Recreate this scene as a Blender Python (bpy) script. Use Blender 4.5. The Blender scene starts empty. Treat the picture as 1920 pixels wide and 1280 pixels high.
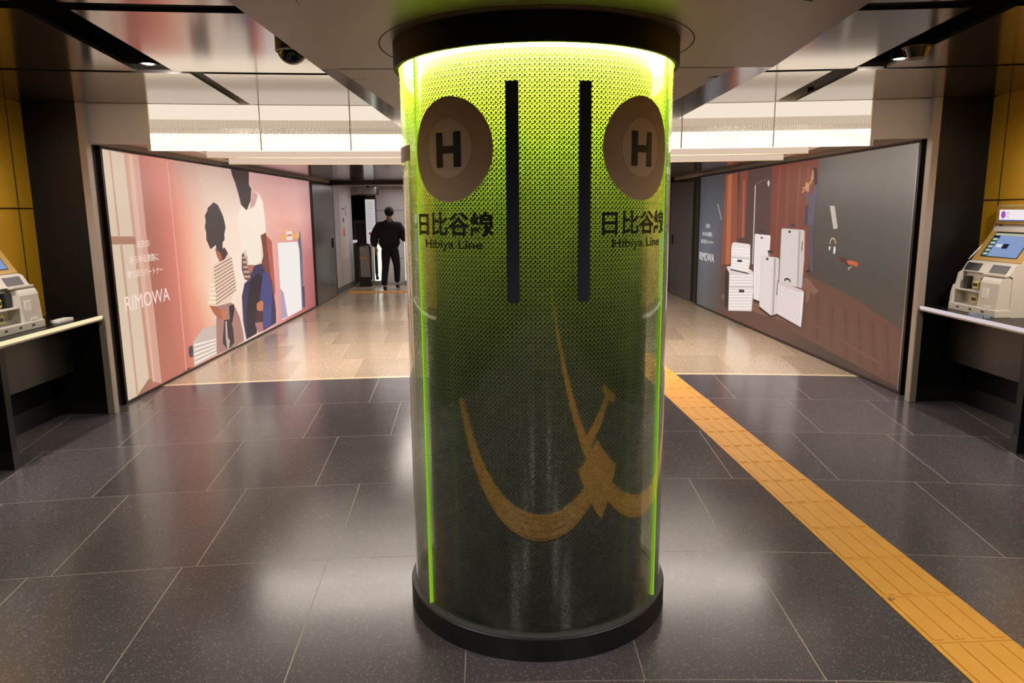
import bpy, bmesh, math, random
from mathutils import Vector, Matrix
random.seed(7)
SC = bpy.context.scene
COL = SC.collection
PI = math.pi

# ------------------------------------------------------------------ camera
def make_camera():
    p, yw, r = .1771, .022, -.0089
    cy, sy, cp, sp = math.cos(yw), math.sin(yw), math.cos(p), math.sin(p)
    F = Vector((sy*cp, cy*cp, -sp)); R = Vector((cy, -sy, 0)); U = R.cross(F)
    R2 = R*math.cos(r)+U*math.sin(r); U2 = U*math.cos(r)-R*math.sin(r)
    cam = bpy.data.cameras.new('camera'); o = bpy.data.objects.new('camera', cam); COL.objects.link(o)
    cam.sensor_width = 36; cam.lens = 1361*36/1920; cam.clip_start = .05
    M = Matrix((R2, U2, -F)).transposed().to_4x4(); M.translation = Vector((-.163, 0, 1.6))
    o.matrix_world = M
    SC.camera = o
make_camera()

# ------------------------------------------------------------------ world, exposure
W = bpy.data.worlds.new('world'); SC.world = W; W.use_nodes = True
W.node_tree.nodes['Background'].inputs[0].default_value = (1, .9, .85, 1)
W.node_tree.nodes['Background'].inputs[1].default_value = .0
SC.view_settings.view_transform = 'Standard'; SC.view_settings.look = 'None'
SC.view_settings.gamma = 1; SC.view_settings.use_curve_mapping = False
SC.view_settings.exposure = 0.0
SC.cycles.max_bounces = 10; SC.cycles.transparent_max_bounces = 16; SC.cycles.glossy_bounces = 5
SC.cycles.sample_clamp_indirect = 4; SC.cycles.caustics_reflective = False

def area_light(name, loc, sx, sy, energy, color=(1, .9, .8), rot=(0, 0, 0)):
    l = bpy.data.lights.new(name, 'AREA'); l.shape = 'RECTANGLE'; l.size = sx; l.size_y = sy
    l.energy = energy; l.color = color
    o = bpy.data.objects.new(name, l); o.location = loc; o.rotation_euler = rot; COL.objects.link(o); return o
# the light troughs over the far corridor, the halls behind the camera and the far concourse
area_light('trough_light', (0, 7.45, 2.40), 5.4, .9, 190, (1, .89, .79))
area_light('trough_light', (0, 8.75, 2.40), 5.4, .9, 125, (1, .89, .79))
area_light('corridor_light', (0, 11.2, 2.17), 3.4, 2.2, 150, (1, .89, .80))
area_light('far_light', (-1.2, 15.9, 2.15), 3.2, 1.4, 36, (1, .95, .94))

# ------------------------------------------------------------------ colour and material helpers
def lin(c):
    if max(c) > 1.0: c = [x/255 for x in c]
    return tuple(x/12.92 if x <= .04045 else ((x+.055)/1.055)**2.4 for x in c)
class NT:
    def __init__(s, name):
        s.m = bpy.data.materials.new(name); s.m.use_nodes = True; s.t = s.m.node_tree; s.t.nodes.clear()
        s.out = s.t.nodes.new('ShaderNodeOutputMaterial')
    def n(s, typ, **k):
        nd = s.t.nodes.new('ShaderNode'+typ)
        for a, b in k.items():
            if a.startswith('i_'):
                key = a[2:]; key = int(key) if key.isdigit() else key.replace('_', ' ')
                if isinstance(b, bpy.types.NodeSocket): s.t.links.new(b, nd.inputs[key])
                else: nd.inputs[key].default_value = b
            else: setattr(nd, a, b)
        return nd
    def math(s, op, a, b=0.0, c=None):
        nd = s.t.nodes.new('ShaderNodeMath'); nd.operation = op
        for i, v in enumerate((a, b) if c is None else (a, b, c)):
            if isinstance(v, bpy.types.NodeSocket): s.t.links.new(v, nd.inputs[i])
            else: nd.inputs[i].default_value = v
        return nd.outputs[0]
    def mix(s, f, a, b):
        nd = s.t.nodes.new('ShaderNodeMix'); nd.data_type = 'RGBA'
        for i, v in ((0, f), (6, a), (7, b)):
            if isinstance(v, bpy.types.NodeSocket): s.t.links.new(v, nd.inputs[i])
            else: nd.inputs[i].default_value = v if i == 0 else (*v[:3], 1)
        return nd.outputs[2]
    def surf(s, sh): s.t.links.new(sh, s.out.inputs[0]); return s.m
def pbr(name, col, rough=.5, metal=0.0, spec=.5, noise=0.0, nscale=20, emis=None, es=1.0, coat=0.0, aniso=None):
    t = NT(name); c = lin(col)
    b = t.n('BsdfPrincipled'); b.inputs['Base Color'].default_value = (*c, 1)
    b.inputs['Roughness'].default_value = rough; b.inputs['Metallic'].default_value = metal
    b.inputs['Specular IOR Level'].default_value = spec; b.inputs['Coat Weight'].default_value = coat
    if noise:
        co = t.n('TexCoord'); mp = t.n('Mapping', i_0=co.outputs['Object'])
        if aniso: mp.inputs['Scale'].default_value = aniso
        nz = t.n('TexNoise', i_Vector=mp.outputs[0], i_Scale=nscale, i_Detail=4.0)
        k = t.mix(nz.outputs['Fac'], [x*(1-noise) for x in c], [min(1, x*(1+noise)) for x in c])
        t.t.links.new(k, b.inputs['Base Color'])
        t.t.links.new(t.math('MULTIPLY_ADD', nz.outputs['Fac'], noise*.25, rough-noise*.125), b.inputs['Roughness'])
    if emis is not None:
        b.inputs['Emission Color'].default_value = (*lin(emis), 1); b.inputs['Emission Strength'].default_value = es
    return t.surf(b.outputs[0])
def glow(name, col, s):
    t = NT(name); return t.surf(t.n('Emission', i_Color=(*lin(col), 1), i_Strength=s).outputs[0])

# ------------------------------------------------------------------ mesh helpers
FC = (0.0, -14.0)                       # the fan of floor and ceiling joints radiates from here
def pol(r, th, z): return (FC[0]+r*math.sin(th), FC[1]+r*math.cos(th), z)
class MB:
    def __init__(s): s.v = []; s.f = []; s.mi = []; s.sm = []
    def add(s, vs, fs, mi=0, smooth=False):
        o = len(s.v); s.v += [tuple(v) for v in vs]
        for f in fs: s.f.append([o+i for i in f]); s.mi.append(mi); s.sm.append(smooth)
        return s
    def hexa(s, q, mi=0):               # 8 corners: 4 bottom (ccw from above), 4 top
        return s.add(q, [(3, 2, 1, 0), (4, 5, 6, 7), (0, 1, 5, 4), (1, 2, 6, 5), (2, 3, 7, 6), (3, 0, 4, 7)], mi)
    def box(s, x0, x1, y0, y1, z0, z1, mi=0):
        x0, x1 = sorted((x0, x1)); y0, y1 = sorted((y0, y1)); z0, z1 = sorted((z0, z1))
        return s.hexa([(x0, y0, z0), (x1, y0, z0), (x1, y1, z0), (x0, y1, z0), (x0, y0, z1), (x1, y0, z1), (x1, y1, z1), (x0, y1, z1)], mi)
    def bbox(s, x0, x1, y0, y1, z0, z1, b=.004, mi=0):   # bevelled box
        bm = bmesh.new(); bmesh.ops.create_cube(bm, size=1)
        for v in bm.verts: v.co = ((x0+x1)/2+v.co.x*abs(x1-x0), (y0+y1)/2+v.co.y*abs(y1-y0), (z0+z1)/2+v.co.z*abs(z1-z0))
        bmesh.ops.bevel(bm, geom=bm.edges[:], offset=b, segments=2, affect='EDGES', profile=.6)
        bm.verts.index_update(); s.add([v.co[:] for v in bm.verts], [[v.index for v in f.verts] for f in bm.faces], mi); bm.free(); return s
    def sector(s, r0, r1, t0, t1, z0, z1, n=12, mi=0):   # a piece of ring in the fan
        vs = []; fs = []
        for i in range(n+1):
            t = t0+(t1-t0)*i/n; vs += [pol(r0, t, z0), pol(r1, t, z0), pol(r1, t, z1), pol(r0, t, z1)]
        for i in range(n):
            a = 4*i; b = a+4
            fs += [(a, a+1, b+1, b), (a+3, b+3, b+2, a+2), (a, b, b+3, a+3), (a+1, a+2, b+2, b+1)]
        fs += [(0, 3, 2, 1), (4*n, 4*n+1, 4*n+2, 4*n+3)]
        return s.add(vs, fs, mi)
    def lathe(s, prof, n=128, mi=0, c=(0, 0), smooth=True, closed=True):
        vs = [(c[0]+r*math.cos(2*PI*i/n), c[1]+r*math.sin(2*PI*i/n), z) for i in range(n) for r, z in prof]
        m = len(prof); fs = []; mis = []
        for i in range(n):
            for j in range(m if closed else m-1):
                k = (j+1) % m; a = i*m; b = ((i+1) % n)*m
                fs.append((a+j, b+j, b+k, a+k)); mis.append(mi if isinstance(mi, int) else mi[j])
        o = len(s.v); s.v += vs
        for f, q in zip(fs, mis): s.f.append([o+i for i in f]); s.mi.append(q); s.sm.append(smooth)
        return s
    def tube(s, pts, rad, n=10, mi=0, cap=True):
        pts = [Vector(p) for p in pts]; rads = rad if isinstance(rad, (list, tuple)) else [rad]*len(pts)
        vs = []; fs = []; up = Vector((0, 0, 1))
        for i, p in enumerate(pts):
            d = (pts[min(i+1, len(pts)-1)]-pts[max(i-1, 0)]).normalized()
            a = d.cross(up if abs(d.z) < .95 else Vector((1, 0, 0))).normalized(); b = d.cross(a)
            vs += [tuple(p+(a*math.cos(2*PI*k/n)+b*math.sin(2*PI*k/n))*rads[i]) for k in range(n)]
        for i in range(len(pts)-1):
            for k in range(n): fs.append((i*n+k, i*n+(k+1) % n, (i+1)*n+(k+1) % n, (i+1)*n+k))
        if cap: fs += [tuple(range(n)), tuple(range((len(pts)-1)*n, len(pts)*n))]
        return s.add(vs, fs, mi, True)
    def prism(s, poly, y0, y1, mi=0, swap=None):   # poly in (x,z) extruded along y; swap maps (x,y,z)
        n = len(poly); f = swap or (lambda x, y, z: (x, y, z))
        vs = [f(x, y0, z) for x, z in poly]+[f(x, y1, z) for x, z in poly]
        fs = [tuple(range(n)), tuple(range(2*n-1, n-1, -1))]+[(i, n+i, n+(i+1) % n, (i+1) % n) for i in range(n)]
        return s.add(vs, fs, mi)
    def build(s, name, mats, parent=None, sharp=True):
        me = bpy.data.meshes.new(name); me.from_pydata(s.v, [], s.f)
        if not isinstance(mats, (list, tuple)): mats = [mats]
        for m in mats: me.materials.append(m)
        me.polygons.foreach_set('material_index', s.mi); me.polygons.foreach_set('use_smooth', s.sm); me.update()
        bm = bmesh.new(); bm.from_mesh(me); bmesh.ops.recalc_face_normals(bm, faces=bm.faces[:])
        for e in bm.edges:
            if len(e.link_faces) == 2 and e.calc_face_angle(0) > .6: e.smooth = False
        bm.to_mesh(me); bm.free()
        return link(name, me, parent)
def link(name, me, parent=None):
    o = bpy.data.objects.new(name, me); COL.objects.link(o)
    if parent is not None: o.parent = parent
    return o
def tag(o, label=None, cat=None, group=None, kind=None):
    if label: o['label'] = label
    if cat: o['category'] = cat
    if group: o['group'] = group
    if kind: o['kind'] = kind
    return o
def struct(o): o['kind'] = 'structure'; return o
def thing(name, label, cat, loc=(0, 0, 0), rz=0, group=None):
    o = bpy.data.objects.new(name, None); COL.objects.link(o); o.location = loc; o.rotation_euler = (0, 0, rz)
    o.empty_display_size = .1
    return tag(o, label, cat, group)
def copy_tree(o, parent=None):
    c = o.copy(); COL.objects.link(c); c.parent = parent
    for ch in [x for x in SC.objects if x.parent == o]: copy_tree(ch, c)
    return c
def text_mesh(body, size=1.0, extrude=0.0, width=None, height=None, bold=0.0):
    cu = bpy.data.curves.new('txt', 'FONT'); cu.body = body; cu.size = size; cu.align_x = 'CENTER'; cu.offset = bold
    cu.extrude = extrude; cu.resolution_u = 3
    o = bpy.data.objects.new('txt', cu); COL.objects.link(o)
    bpy.context.view_layer.update()
    me = bpy.data.meshes.new_from_object(o.evaluated_get(bpy.context.evaluated_depsgraph_get()))
    bpy.data.objects.remove(o)
    xs = [v.co.x for v in me.vertices]; ys = [v.co.y for v in me.vertices]
    cx, cy = (min(xs)+max(xs))/2, (min(ys)+max(ys))/2; w, h = max(xs)-min(xs), max(ys)-min(ys)
    kx = width/w if width else 1; ky = height/h if height else kx
    if height and not width: kx = ky
    V = [((v.co.x-cx)*kx, (v.co.y-cy)*ky, v.co.z) for v in me.vertices]; Fc = [list(p.vertices) for p in me.polygons]
    bpy.data.meshes.remove(me)
    return V, Fc
# ------------------------------------------------------------------ materials
def floor_material():
    t = NT('granite_floor_tiles')
    co = t.n('TexCoord'); sp = t.n('SeparateXYZ', i_0=co.outputs['Object'])
    x = sp.outputs[0]; y = t.math('SUBTRACT', sp.outputs[1], FC[1])
    r = t.math('SQRT', t.math('ADD', t.math('MULTIPLY', x, x), t.math('MULTIPLY', y, y)))
    th = t.math('ARCTAN2', x, y)
    q = t.math('DIVIDE', t.math('SUBTRACT', r, 17.222), .962)
    row = t.math('FLOOR', q)
    rout = t.math('MULTIPLY_ADD', t.math('ADD', row, 1.0), .962, 17.222)
    par = t.math('MODULO', t.math('ADD', row, 100.0), 2.0)
    off = t.math('MULTIPLY', t.math('SUBTRACT', 1.0, par), .5)
    m1 = t.math('COMPARE', row, -1.0, .1)
    off = t.math('ADD', off, t.math('MULTIPLY', m1, .54))
    k = t.math('SUBTRACT', t.math('DIVIDE', t.math('MULTIPLY', th, rout), .661), off)
    col = t.math('FLOOR', k)
    # distance to joints in metres
    dr = t.math('MULTIPLY', t.math('ABSOLUTE', t.math('SUBTRACT', t.math('FRACT', t.math('ADD', q, .5)), .5)), .962)
    dt = t.math('MULTIPLY', t.math('ABSOLUTE', t.math('SUBTRACT', t.math('FRACT', t.math('ADD', k, .5)), .5)), .661)
    w2 = t.n('TexNoise', i_Vector=co.outputs['Object'], i_Scale=1.7, i_Detail=2.0)
    wd = t.math('MULTIPLY_ADD', w2.outputs['Fac'], .0022, .0008)
    jr = t.math('LESS_THAN', dr, t.math('MULTIPLY', wd, .75)); jt = t.math('LESS_THAN', dt, wd)
    joint = t.math('MAXIMUM', jr, jt)
    wn = t.n('TexWhiteNoise', noise_dimensions='2D', i_Vector=t.n('CombineXYZ', i_0=row, i_1=col).outputs[0])
    n1 = t.n('TexNoise', i_Vector=co.outputs['Object'], i_Scale=190.0, i_Detail=3.0)
    n2 = t.n('TexVoronoi', i_Vector=co.outputs['Object'], i_Scale=150.0)
    sp1 = t.math('MULTIPLY_ADD', t.math('SUBTRACT', n1.outputs['Fac'], .5), 2.4, 1.0)
    fleck = t.math('MULTIPLY', t.math('GREATER_THAN', n2.outputs['Color'], .80), .8)
    bright = t.math('MULTIPLY', t.math('ADD', sp1, fleck), t.math('MULTIPLY_ADD', wn.outputs['Value'], .35, .82))
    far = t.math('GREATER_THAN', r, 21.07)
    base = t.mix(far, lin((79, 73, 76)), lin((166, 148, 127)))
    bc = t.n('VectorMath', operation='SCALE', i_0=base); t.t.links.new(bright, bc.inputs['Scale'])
    nj = t.n('TexNoise', i_Vector=co.outputs['Object'], i_Scale=.9, i_Detail=1.0)
    jc = t.mix(t.n('MapRange', i_0=nj.outputs['Fac'], i_1=.45, i_2=.55).outputs[0], lin((150, 132, 122)), lin((70, 60, 62)))
    jc = t.mix(t.math('GREATER_THAN', t.math('ABSOLUTE', th), .045), jc, lin((168, 150, 138)))
    c1 = t.mix(joint, bc.outputs[0], jc)
    band = t.math('LESS_THAN', t.math('ABSOLUTE', t.math('SUBTRACT', r, 21.07)), .033)
    c2 = t.mix(band, c1, lin((214, 192, 160)))
    # a few gum spots
    v = t.n('TexVoronoi', i_Vector=co.outputs['Object'], i_Scale=2.3)
    spot = t.math('LESS_THAN', v.outputs['Distance'], .022)
    c3 = t.mix(spot, c2, lin((52, 46, 44)))
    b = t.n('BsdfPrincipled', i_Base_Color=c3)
    n3 = t.n('TexNoise', i_Vector=co.outputs['Object'], i_Scale=3.0, i_Detail=3.0)
    rg = t.math('ADD', t.math('MULTIPLY_ADD', n3.outputs['Fac'], .08, .145), t.math('MULTIPLY', joint, .3))
    t.t.links.new(rg, b.inputs['Roughness']); b.inputs['Specular IOR Level'].default_value = .46
    bp = t.n('Bump', i_Strength=.25, i_Distance=.002, i_Height=t.math('SUBTRACT', 1.0, joint)); t.t.links.new(bp.outputs[0], b.inputs['Normal'])
    return t.surf(b.outputs[0])

def tactile_material():
    t = NT('yellow_tactile_paving')
    co = t.n('TexCoord'); ob = t.n('ObjectInfo')
    nz = t.n('TexNoise', i_Vector=co.outputs['Object'], i_Scale=6.0, i_Detail=5.0)
    n2 = t.n('TexNoise', i_Vector=t.n('VectorMath', operation='ADD', i_0=co.outputs['Object'], i_1=ob.outputs['Location']).outputs[0], i_Scale=14.0, i_Detail=2.0)
    c = t.mix(nz.outputs['Fac'], lin((212, 146, 60)), lin((230, 168, 80)))
    c = t.mix(t.math('MULTIPLY', t.math('GREATER_THAN', n2.outputs['Fac'], .74), .6), c, lin((96, 70, 46)))
    b = t.n('BsdfPrincipled', i_Base_Color=c, i_Roughness=.45)
    return t.surf(b.outputs[0])

def glass_material(printed):
    t = NT('printed_glass' if printed else 'clear_glass')
    lw = t.n('LayerWeight', i_Blend=.5)
    f = t.math('MULTIPLY_ADD', t.math('POWER', lw.outputs['Facing'], 3.6), .85, .13 if printed else .02)
    tr = t.n('BsdfTransparent', i_Color=(.95, .975, .93, 1)); gl = t.n('BsdfGlossy', i_Roughness=.012, i_Color=(1, 1, 1, 1))
    sh = t.n('MixShader', i_0=f, i_1=tr.outputs[0], i_2=gl.outputs[0]).outputs[0]
    if printed:
        co = t.n('TexCoord'); s3 = t.n('SeparateXYZ', i_0=co.outputs['Object'])
        a = t.math('MULTIPLY', t.math('ARCTAN2', s3.outputs[0], t.math('MULTIPLY', s3.outputs[1], -1.0)), 206/(2*PI))
        u = t.math('SUBTRACT', t.math('FRACT', t.math('ADD', a, 500.0)), .5)
        v = t.math('SUBTRACT', t.math('FRACT', t.math('DIVIDE', s3.outputs[2], .0158)), .5)
        r = t.math('SQRT', t.math('ADD', t.math('MULTIPLY', u, u), t.math('MULTIPLY', v, v)))
        thick = t.n('MapRange', i_0=s3.outputs[2], i_1=.15, i_2=1.45, i_3=.022, i_4=.105).outputs[0]   # the printed line gets finer towards the floor
        ring = t.math('LESS_THAN', t.math('ABSOLUTE', t.math('SUBTRACT', r, .385)), thick)
        gap = t.math('MULTIPLY', t.math('GREATER_THAN', u, .12), t.math('MULTIPLY', t.math('GREATER_THAN', v, .06), t.math('LESS_THAN', v, .24)))
        ring = t.math('MULTIPLY', ring, t.math('SUBTRACT', 1.0, gap))
        bar = t.math('MULTIPLY', t.math('MULTIPLY', t.math('GREATER_THAN', u, -.02), t.math('LESS_THAN', u, .44)),
                     t.math('LESS_THAN', t.math('ABSOLUTE', t.math('ADD', v, .03)), t.math('MULTIPLY', thick, .65)))
        mask = t.math('MAXIMUM', ring, bar)
        mask = t.math('MULTIPLY', mask, t.math('GREATER_THAN', s3.outputs[2], .13))
        df = t.n('BsdfDiffuse', i_Color=(.16, .19, .13, 1)); tl = t.n('BsdfTranslucent', i_Color=(.92, .95, .8, 1))
        pr = t.n('MixShader', i_0=.78, i_1=df.outputs[0], i_2=tl.outputs[0])
        pr2 = t.n('MixShader', i_0=f, i_1=pr.outputs[0], i_2=gl.outputs[0])
        sh = t.n('MixShader', i_0=mask, i_1=sh, i_2=pr2.outputs[0]).outputs[0]
    return t.surf(sh)

def art_material():
    t = NT('backlit_poster_print')
    at = t.n('Attribute', attribute_name='print')
    b = t.n('BsdfPrincipled', i_Base_Color=(.01, .01, .01, 1), i_Roughness=.32)
    t.t.links.new(at.outputs['Color'], b.inputs['Emission Color']); b.inputs['Emission Strength'].default_value = .94
    b.inputs['Specular IOR Level'].default_value = .35
    return t.surf(b.outputs[0])

M = dict(
 floor=floor_material(), tactile=tactile_material(), glass=glass_material(True), clear=glass_material(False), art=art_material(),
 black=pbr('black_glossy_panel', (16, 13, 12), .34, 0, .3, .2, 8),
 black_satin=pbr('black_satin_metal', (22, 20, 18), .38, 0, .5),
 void=pbr('dark_ceiling_void', (10, 9, 9), .8, 0, .2),
 core=pbr('black_column_cladding', (16, 18, 18), .24, 0, .45, .2, 5, aniso=(1, 1, .05)),
 ceil=pbr('brushed_dark_ceiling_metal', (150, 140, 136), .13, .92, .5, .06, 6),
 soffit=pbr('satin_taupe_ceiling_panel', (126, 113, 104), .38, .55, .5, .08, 3),
 fascia=pbr('brushed_bronze_metal', (172, 157, 145), .4, .25, .5, .15, 6, aniso=(1, 1, .1)),
 board=pbr('bulkhead_painted_reflection', (204, 186, 170), .4, 0, .5, .05, 4),  # brushed metal bulkhead; the hall's reflection is put into this pale colour
 steel=pbr('brushed_steel', (170, 166, 164), .3, .9, .5, .1, 12),
 door=pbr('grey_laminated_door', (92, 90, 92), .24, .5, .5, .1, 4),
 frame=pbr('dark_bronze_frame', (46, 38, 34), .35, .6, .5),
 palewall=pbr('pale_grey_wall_panel', (176, 168, 166), .4, 0, .5, .05, 2),
 base=pbr('grey_skirting', (86, 84, 84), .5),
 mustard=pbr('mustard_yellow_wall_panel', (196, 146, 30), .4, 0, .5, .15, 3),
 apron=pbr('dark_brown_counter_panel', (48, 42, 40), .3, 0, .5, .2, 6),
 white=pbr('white_enamel', (226, 220, 214), .45),
 cream=pbr('cream_machine_plastic', (196, 186, 176), .4, 0, .5, .05, 8),
 dark=pbr('dark_plastic', (26, 25, 27), .35),
 taupe=pbr('taupe_line_symbol_film', (190, 168, 140), .5, 0, .4),
 taupe2=pbr('pale_taupe_film', (216, 196, 166), .5, 0, .4),
 ink=pbr('black_ink', (18, 16, 16), .5, 0, .3),
 navy=pbr('dark_navy_film', (52, 60, 78), .45, 0, .4),
 ringblack=pbr('matt_black_ring', (12, 11, 8), .55, 0, .12),
 baseblack=pbr('black_base_ring', (26, 25, 26), .42, 0, .4),
 basegrey=pbr('dark_grey_gasket', (66, 64, 66), .5, 0, .4),
 rail=pbr('cream_painted_rail', (200, 180, 150), .5),
 dimglow=glow('rail_painted_lamplight', (214, 186, 156), .62),  # rail is no lamp; lamplight it reflects is put in as glow
 lamp=glow('warm_lamp_diffuser', (255, 238, 214), 2.2),
 lamp2=glow('warm_cove_glow', (255, 240, 220), .95),
 lampfin=glow('dim_trough_diffuser', (236, 208, 184), .85),
 spotlamp=glow('spot_lamp_lens', (255, 250, 240), 9.0),
 greenring=glow('green_led_ring', (214, 255, 62), 130.0),
 edge=glow('edge_lit_glass_seam', (158, 222, 44), .72),
 edgecounter=glow('counter_edge_painted_sheen', (255, 240, 190), .95),  # sheen on the counter nosing, put in as emission
 edgeviolet=glow('cool_counter_edge_painted_sheen', (236, 222, 226), .8),
 skirt=glow('lit_balustrade_panel', (246, 250, 232), 1.15),
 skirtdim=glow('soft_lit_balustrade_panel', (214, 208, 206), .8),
)

# ------------------------------------------------------------------ the setting
HW, AW = 3.30, 3.76     # corridor opening edge, alcove back
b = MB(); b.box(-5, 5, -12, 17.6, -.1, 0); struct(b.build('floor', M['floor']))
# ceiling void above the slots
b = MB(); b.box(-5, 5, -12, 17.8, 2.75, 2.85); struct(b.build('ceiling', M['void']))
# near ceiling panels laid in the fan
def ceiling_panels():
    n = 0
    rows = [(1.9, 12.9), (12.98, 14.35), (14.43, 15.80), (15.90, 17.28), (17.40, 18.765), (18.83, 20.12)]
    for ri, (r0, r1) in enumerate(rows):
        if ri == 0: cuts = [(-1.2, -.14), (-.13, .13), (.14, 1.2)]
        elif ri < 4: cuts = [(-.34, -.1215), (-.111, .110), (.1205, .34)]
        elif ri == 4: cuts = [(-.28, -.123), (-.1115, .110), (.1205, .28)]
        else: cuts = [(-.24, -.1075), (-.1035, .1045), (.1125, .24)]
        for t0, t1 in cuts:
            n += 1
            b = MB(); b.sector(r0, r1, t0, t1, 2.45, 2.47, 24); struct(b.build('ceiling_panel', M['ceil']))
ceiling_panels()
# far ceiling: light troughs between side strips, then a flat polished ceiling
b = MB()
b.sector(20.19, 20.23, -.166, .166, 2.15, 2.75, 32, 1)
b.sector(20.19, 23.05, -.166, -.1405, 2.19, 2.21, 12); b.sector(20.19, 23.05, .1405, .166, 2.19, 2.21, 12)
b.sector(20.23, 23.05, -.25, .25, 2.47, 2.49, 24)
struct(b.build('ceiling_trough', [M['fascia'], M['board']]))
b = MB(); b.sector(22.98, 28.3, -.25, .25, 2.19, 2.21, 24); struct(b.build('ceiling_far', M['ceil']))
b = MB(); b.box(-4.2, 4.2, 14.25, 17.6, 2.185, 2.2); struct(b.build('ceiling_concourse', M['palewall']))
b = MB(); b.box(-4.2, 4.2, 14.18, 14.3, 2.125, 2.189); struct(b.build('trim_header', M['frame']))

def side_walls():
    for s, nm in ((-1, 'left'), (1, 'right')):
        # alcove back wall: black dado below the counter, mustard panels above
        b = MB(); b.box(s*AW, s*(AW+.1), -12, 5.84, 0, .80, 0); b.box(s*AW, s*(AW+.1), 2.95, 5.84, .80, 2.45, 1); b.box(s*AW, s*(AW+.1), -12, 2.95, .80, 2.45, 2)
        b.box(s*(AW-.003), s*AW, 2.95, 5.84, 1.652, 1.660, 0)
        for y in (5.66, 4.4, 3.2): b.box(s*(AW-.003), s*AW, y, y+.005, .8, 2.45, 0)
        struct(b.build('wall_'+nm, [M['black'], M['mustard'], M['apron']]))
        # black return wall between alcove and corridor
        b = MB(); b.box(s*(HW-.005), s*(AW+.1), 5.84, 5.90, .10, 2.45); b.box(s*3.375, s*(AW+.1), 5.90, 6.02, 0, 2.45); struct(b.build('wall_%s_return' % nm, M['black']))
        b = MB(); b.box(s*(HW-.002), s*(AW+.1), 5.835, 5.90, 0, .10); struct(b.build('baseboard_'+nm, M['black_satin']))
        # bronze corner post
        b = MB(); b.bbox(s*3.286, s*3.34, 5.812, 5.834, .0, 2.45, .004); b.bbox(s*3.284, s*3.294, 5.82, 5.885, .0, 2.45, .003)
        struct(b.build('trim_post_'+nm, M['fascia']))
        # wall behind the posters, its fascia above, doors beyond
        x0, x1 = 3.37, 3.295
        b = MB(); b.hexa([(s*x0, 5.90, 0), (s*(x0+.3), 5.90, 0), (s*(x1+.3), 12.6, 0), (s*x1, 12.6, 0),
                          (s*x0, 5.90, 2.16), (s*(x0+.3), 5.90, 2.16), (s*(x1+.3), 12.6, 2.16), (s*x1, 12.6, 2.16)])
        struct(b.build('wall_%s_poster' % nm, M['frame']))
        b = MB(); b.hexa([(s*(x0-.01), 5.90, 2.155), (s*(x0+.3), 5.90, 2.155), (s*(x1+.3), 14.2, 2.155), (s*(x1-.01), 14.2, 2.155),
                          (s*(x0-.01), 5.90, 2.46), (s*(x0+.3), 5.90, 2.46), (s*(x1+.3), 14.2, 2.46), (s*(x1-.01), 14.2, 2.46)])
        struct(b.build('trim_fascia_'+nm, M['fascia']))
        b = MB(); b.box(s*3.30, s*3.6, 12.6, 14.5, 0, 2.2); struct(b.build('wall_%s_service' % nm, M['frame']))
        b = MB(); b.bbox(s*3.30, s*3.272, 12.72, 14.28, .015, 2.11, .003); d = struct(b.build('door_1' if s < 0 else 'door_2', M['door']))
        b = MB(); b.bbox(s*3.275, s*3.25, 14.08, 14.11, .95, 1.13, .004); b.build('door_handle', M['frame'], d)
        b = MB(); b.box(s*3.31, s*3.6, 14.3, 17.2, .12, 2.19, 0); b.box(s*3.305, s*3.6, 14.3, 17.2, 0, .12, 1)
        if s > 0: struct(b.build('wall_%s_concourse' % nm, [M['palewall'], M['base']]))
        else:
            b = MB(); b.box(s*3.31, s*3.6, 14.4, 16.3, .12, 2.19, 0); b.box(s*3.305, s*3.6, 14.4, 16.3, 0, .12, 1)
            b.box(s*3.31, s*3.6, 14.3, 14.4, 0, 2.19, 2)
            struct(b.build('wall_%s_concourse' % nm, [M['palewall'], M['base'], M['frame']]))
side_walls()
# far end wall with its dark opening
b = MB()
b.box(-4.2, -3.52, 17.0, 17.2, 0, 2.2); b.box(-3.52, -3.1, 17.0, 17.2, 2.0, 2.2); b.box(-3.1, 4.2, 17.0, 17.2, 0, 2.2)
b.box(-3.1, 4.2, 16.994, 17.0, 1.648, 1.656, 1); b.box(-2.6, 4.2, 16.994, 17.0, .55, .556, 1)
for x in (-2.05, -.9, .3, 1.5, 2.7): b.box(x, x+.006, 16.994, 17.0, 0, 2.2, 1)
struct(b.build('wall_far', [M['palewall'], M['base']]))
b = MB(); b.box(-4.2, -3.0, 17.55, 17.6, 0, 2.2); struct(b.build('wall_far_recess', M['void']))
b = MB(); b.box(-5, 5, -12.1, -12, 0, 2.6); struct(b.build('wall_back', M['base']))
b = MB()
for s in (-1, 1): b.box(s*4.9, s*5, -12, 17.8, 0, 2.8)
struct(b.build('wall_outer', M['void']))

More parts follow.
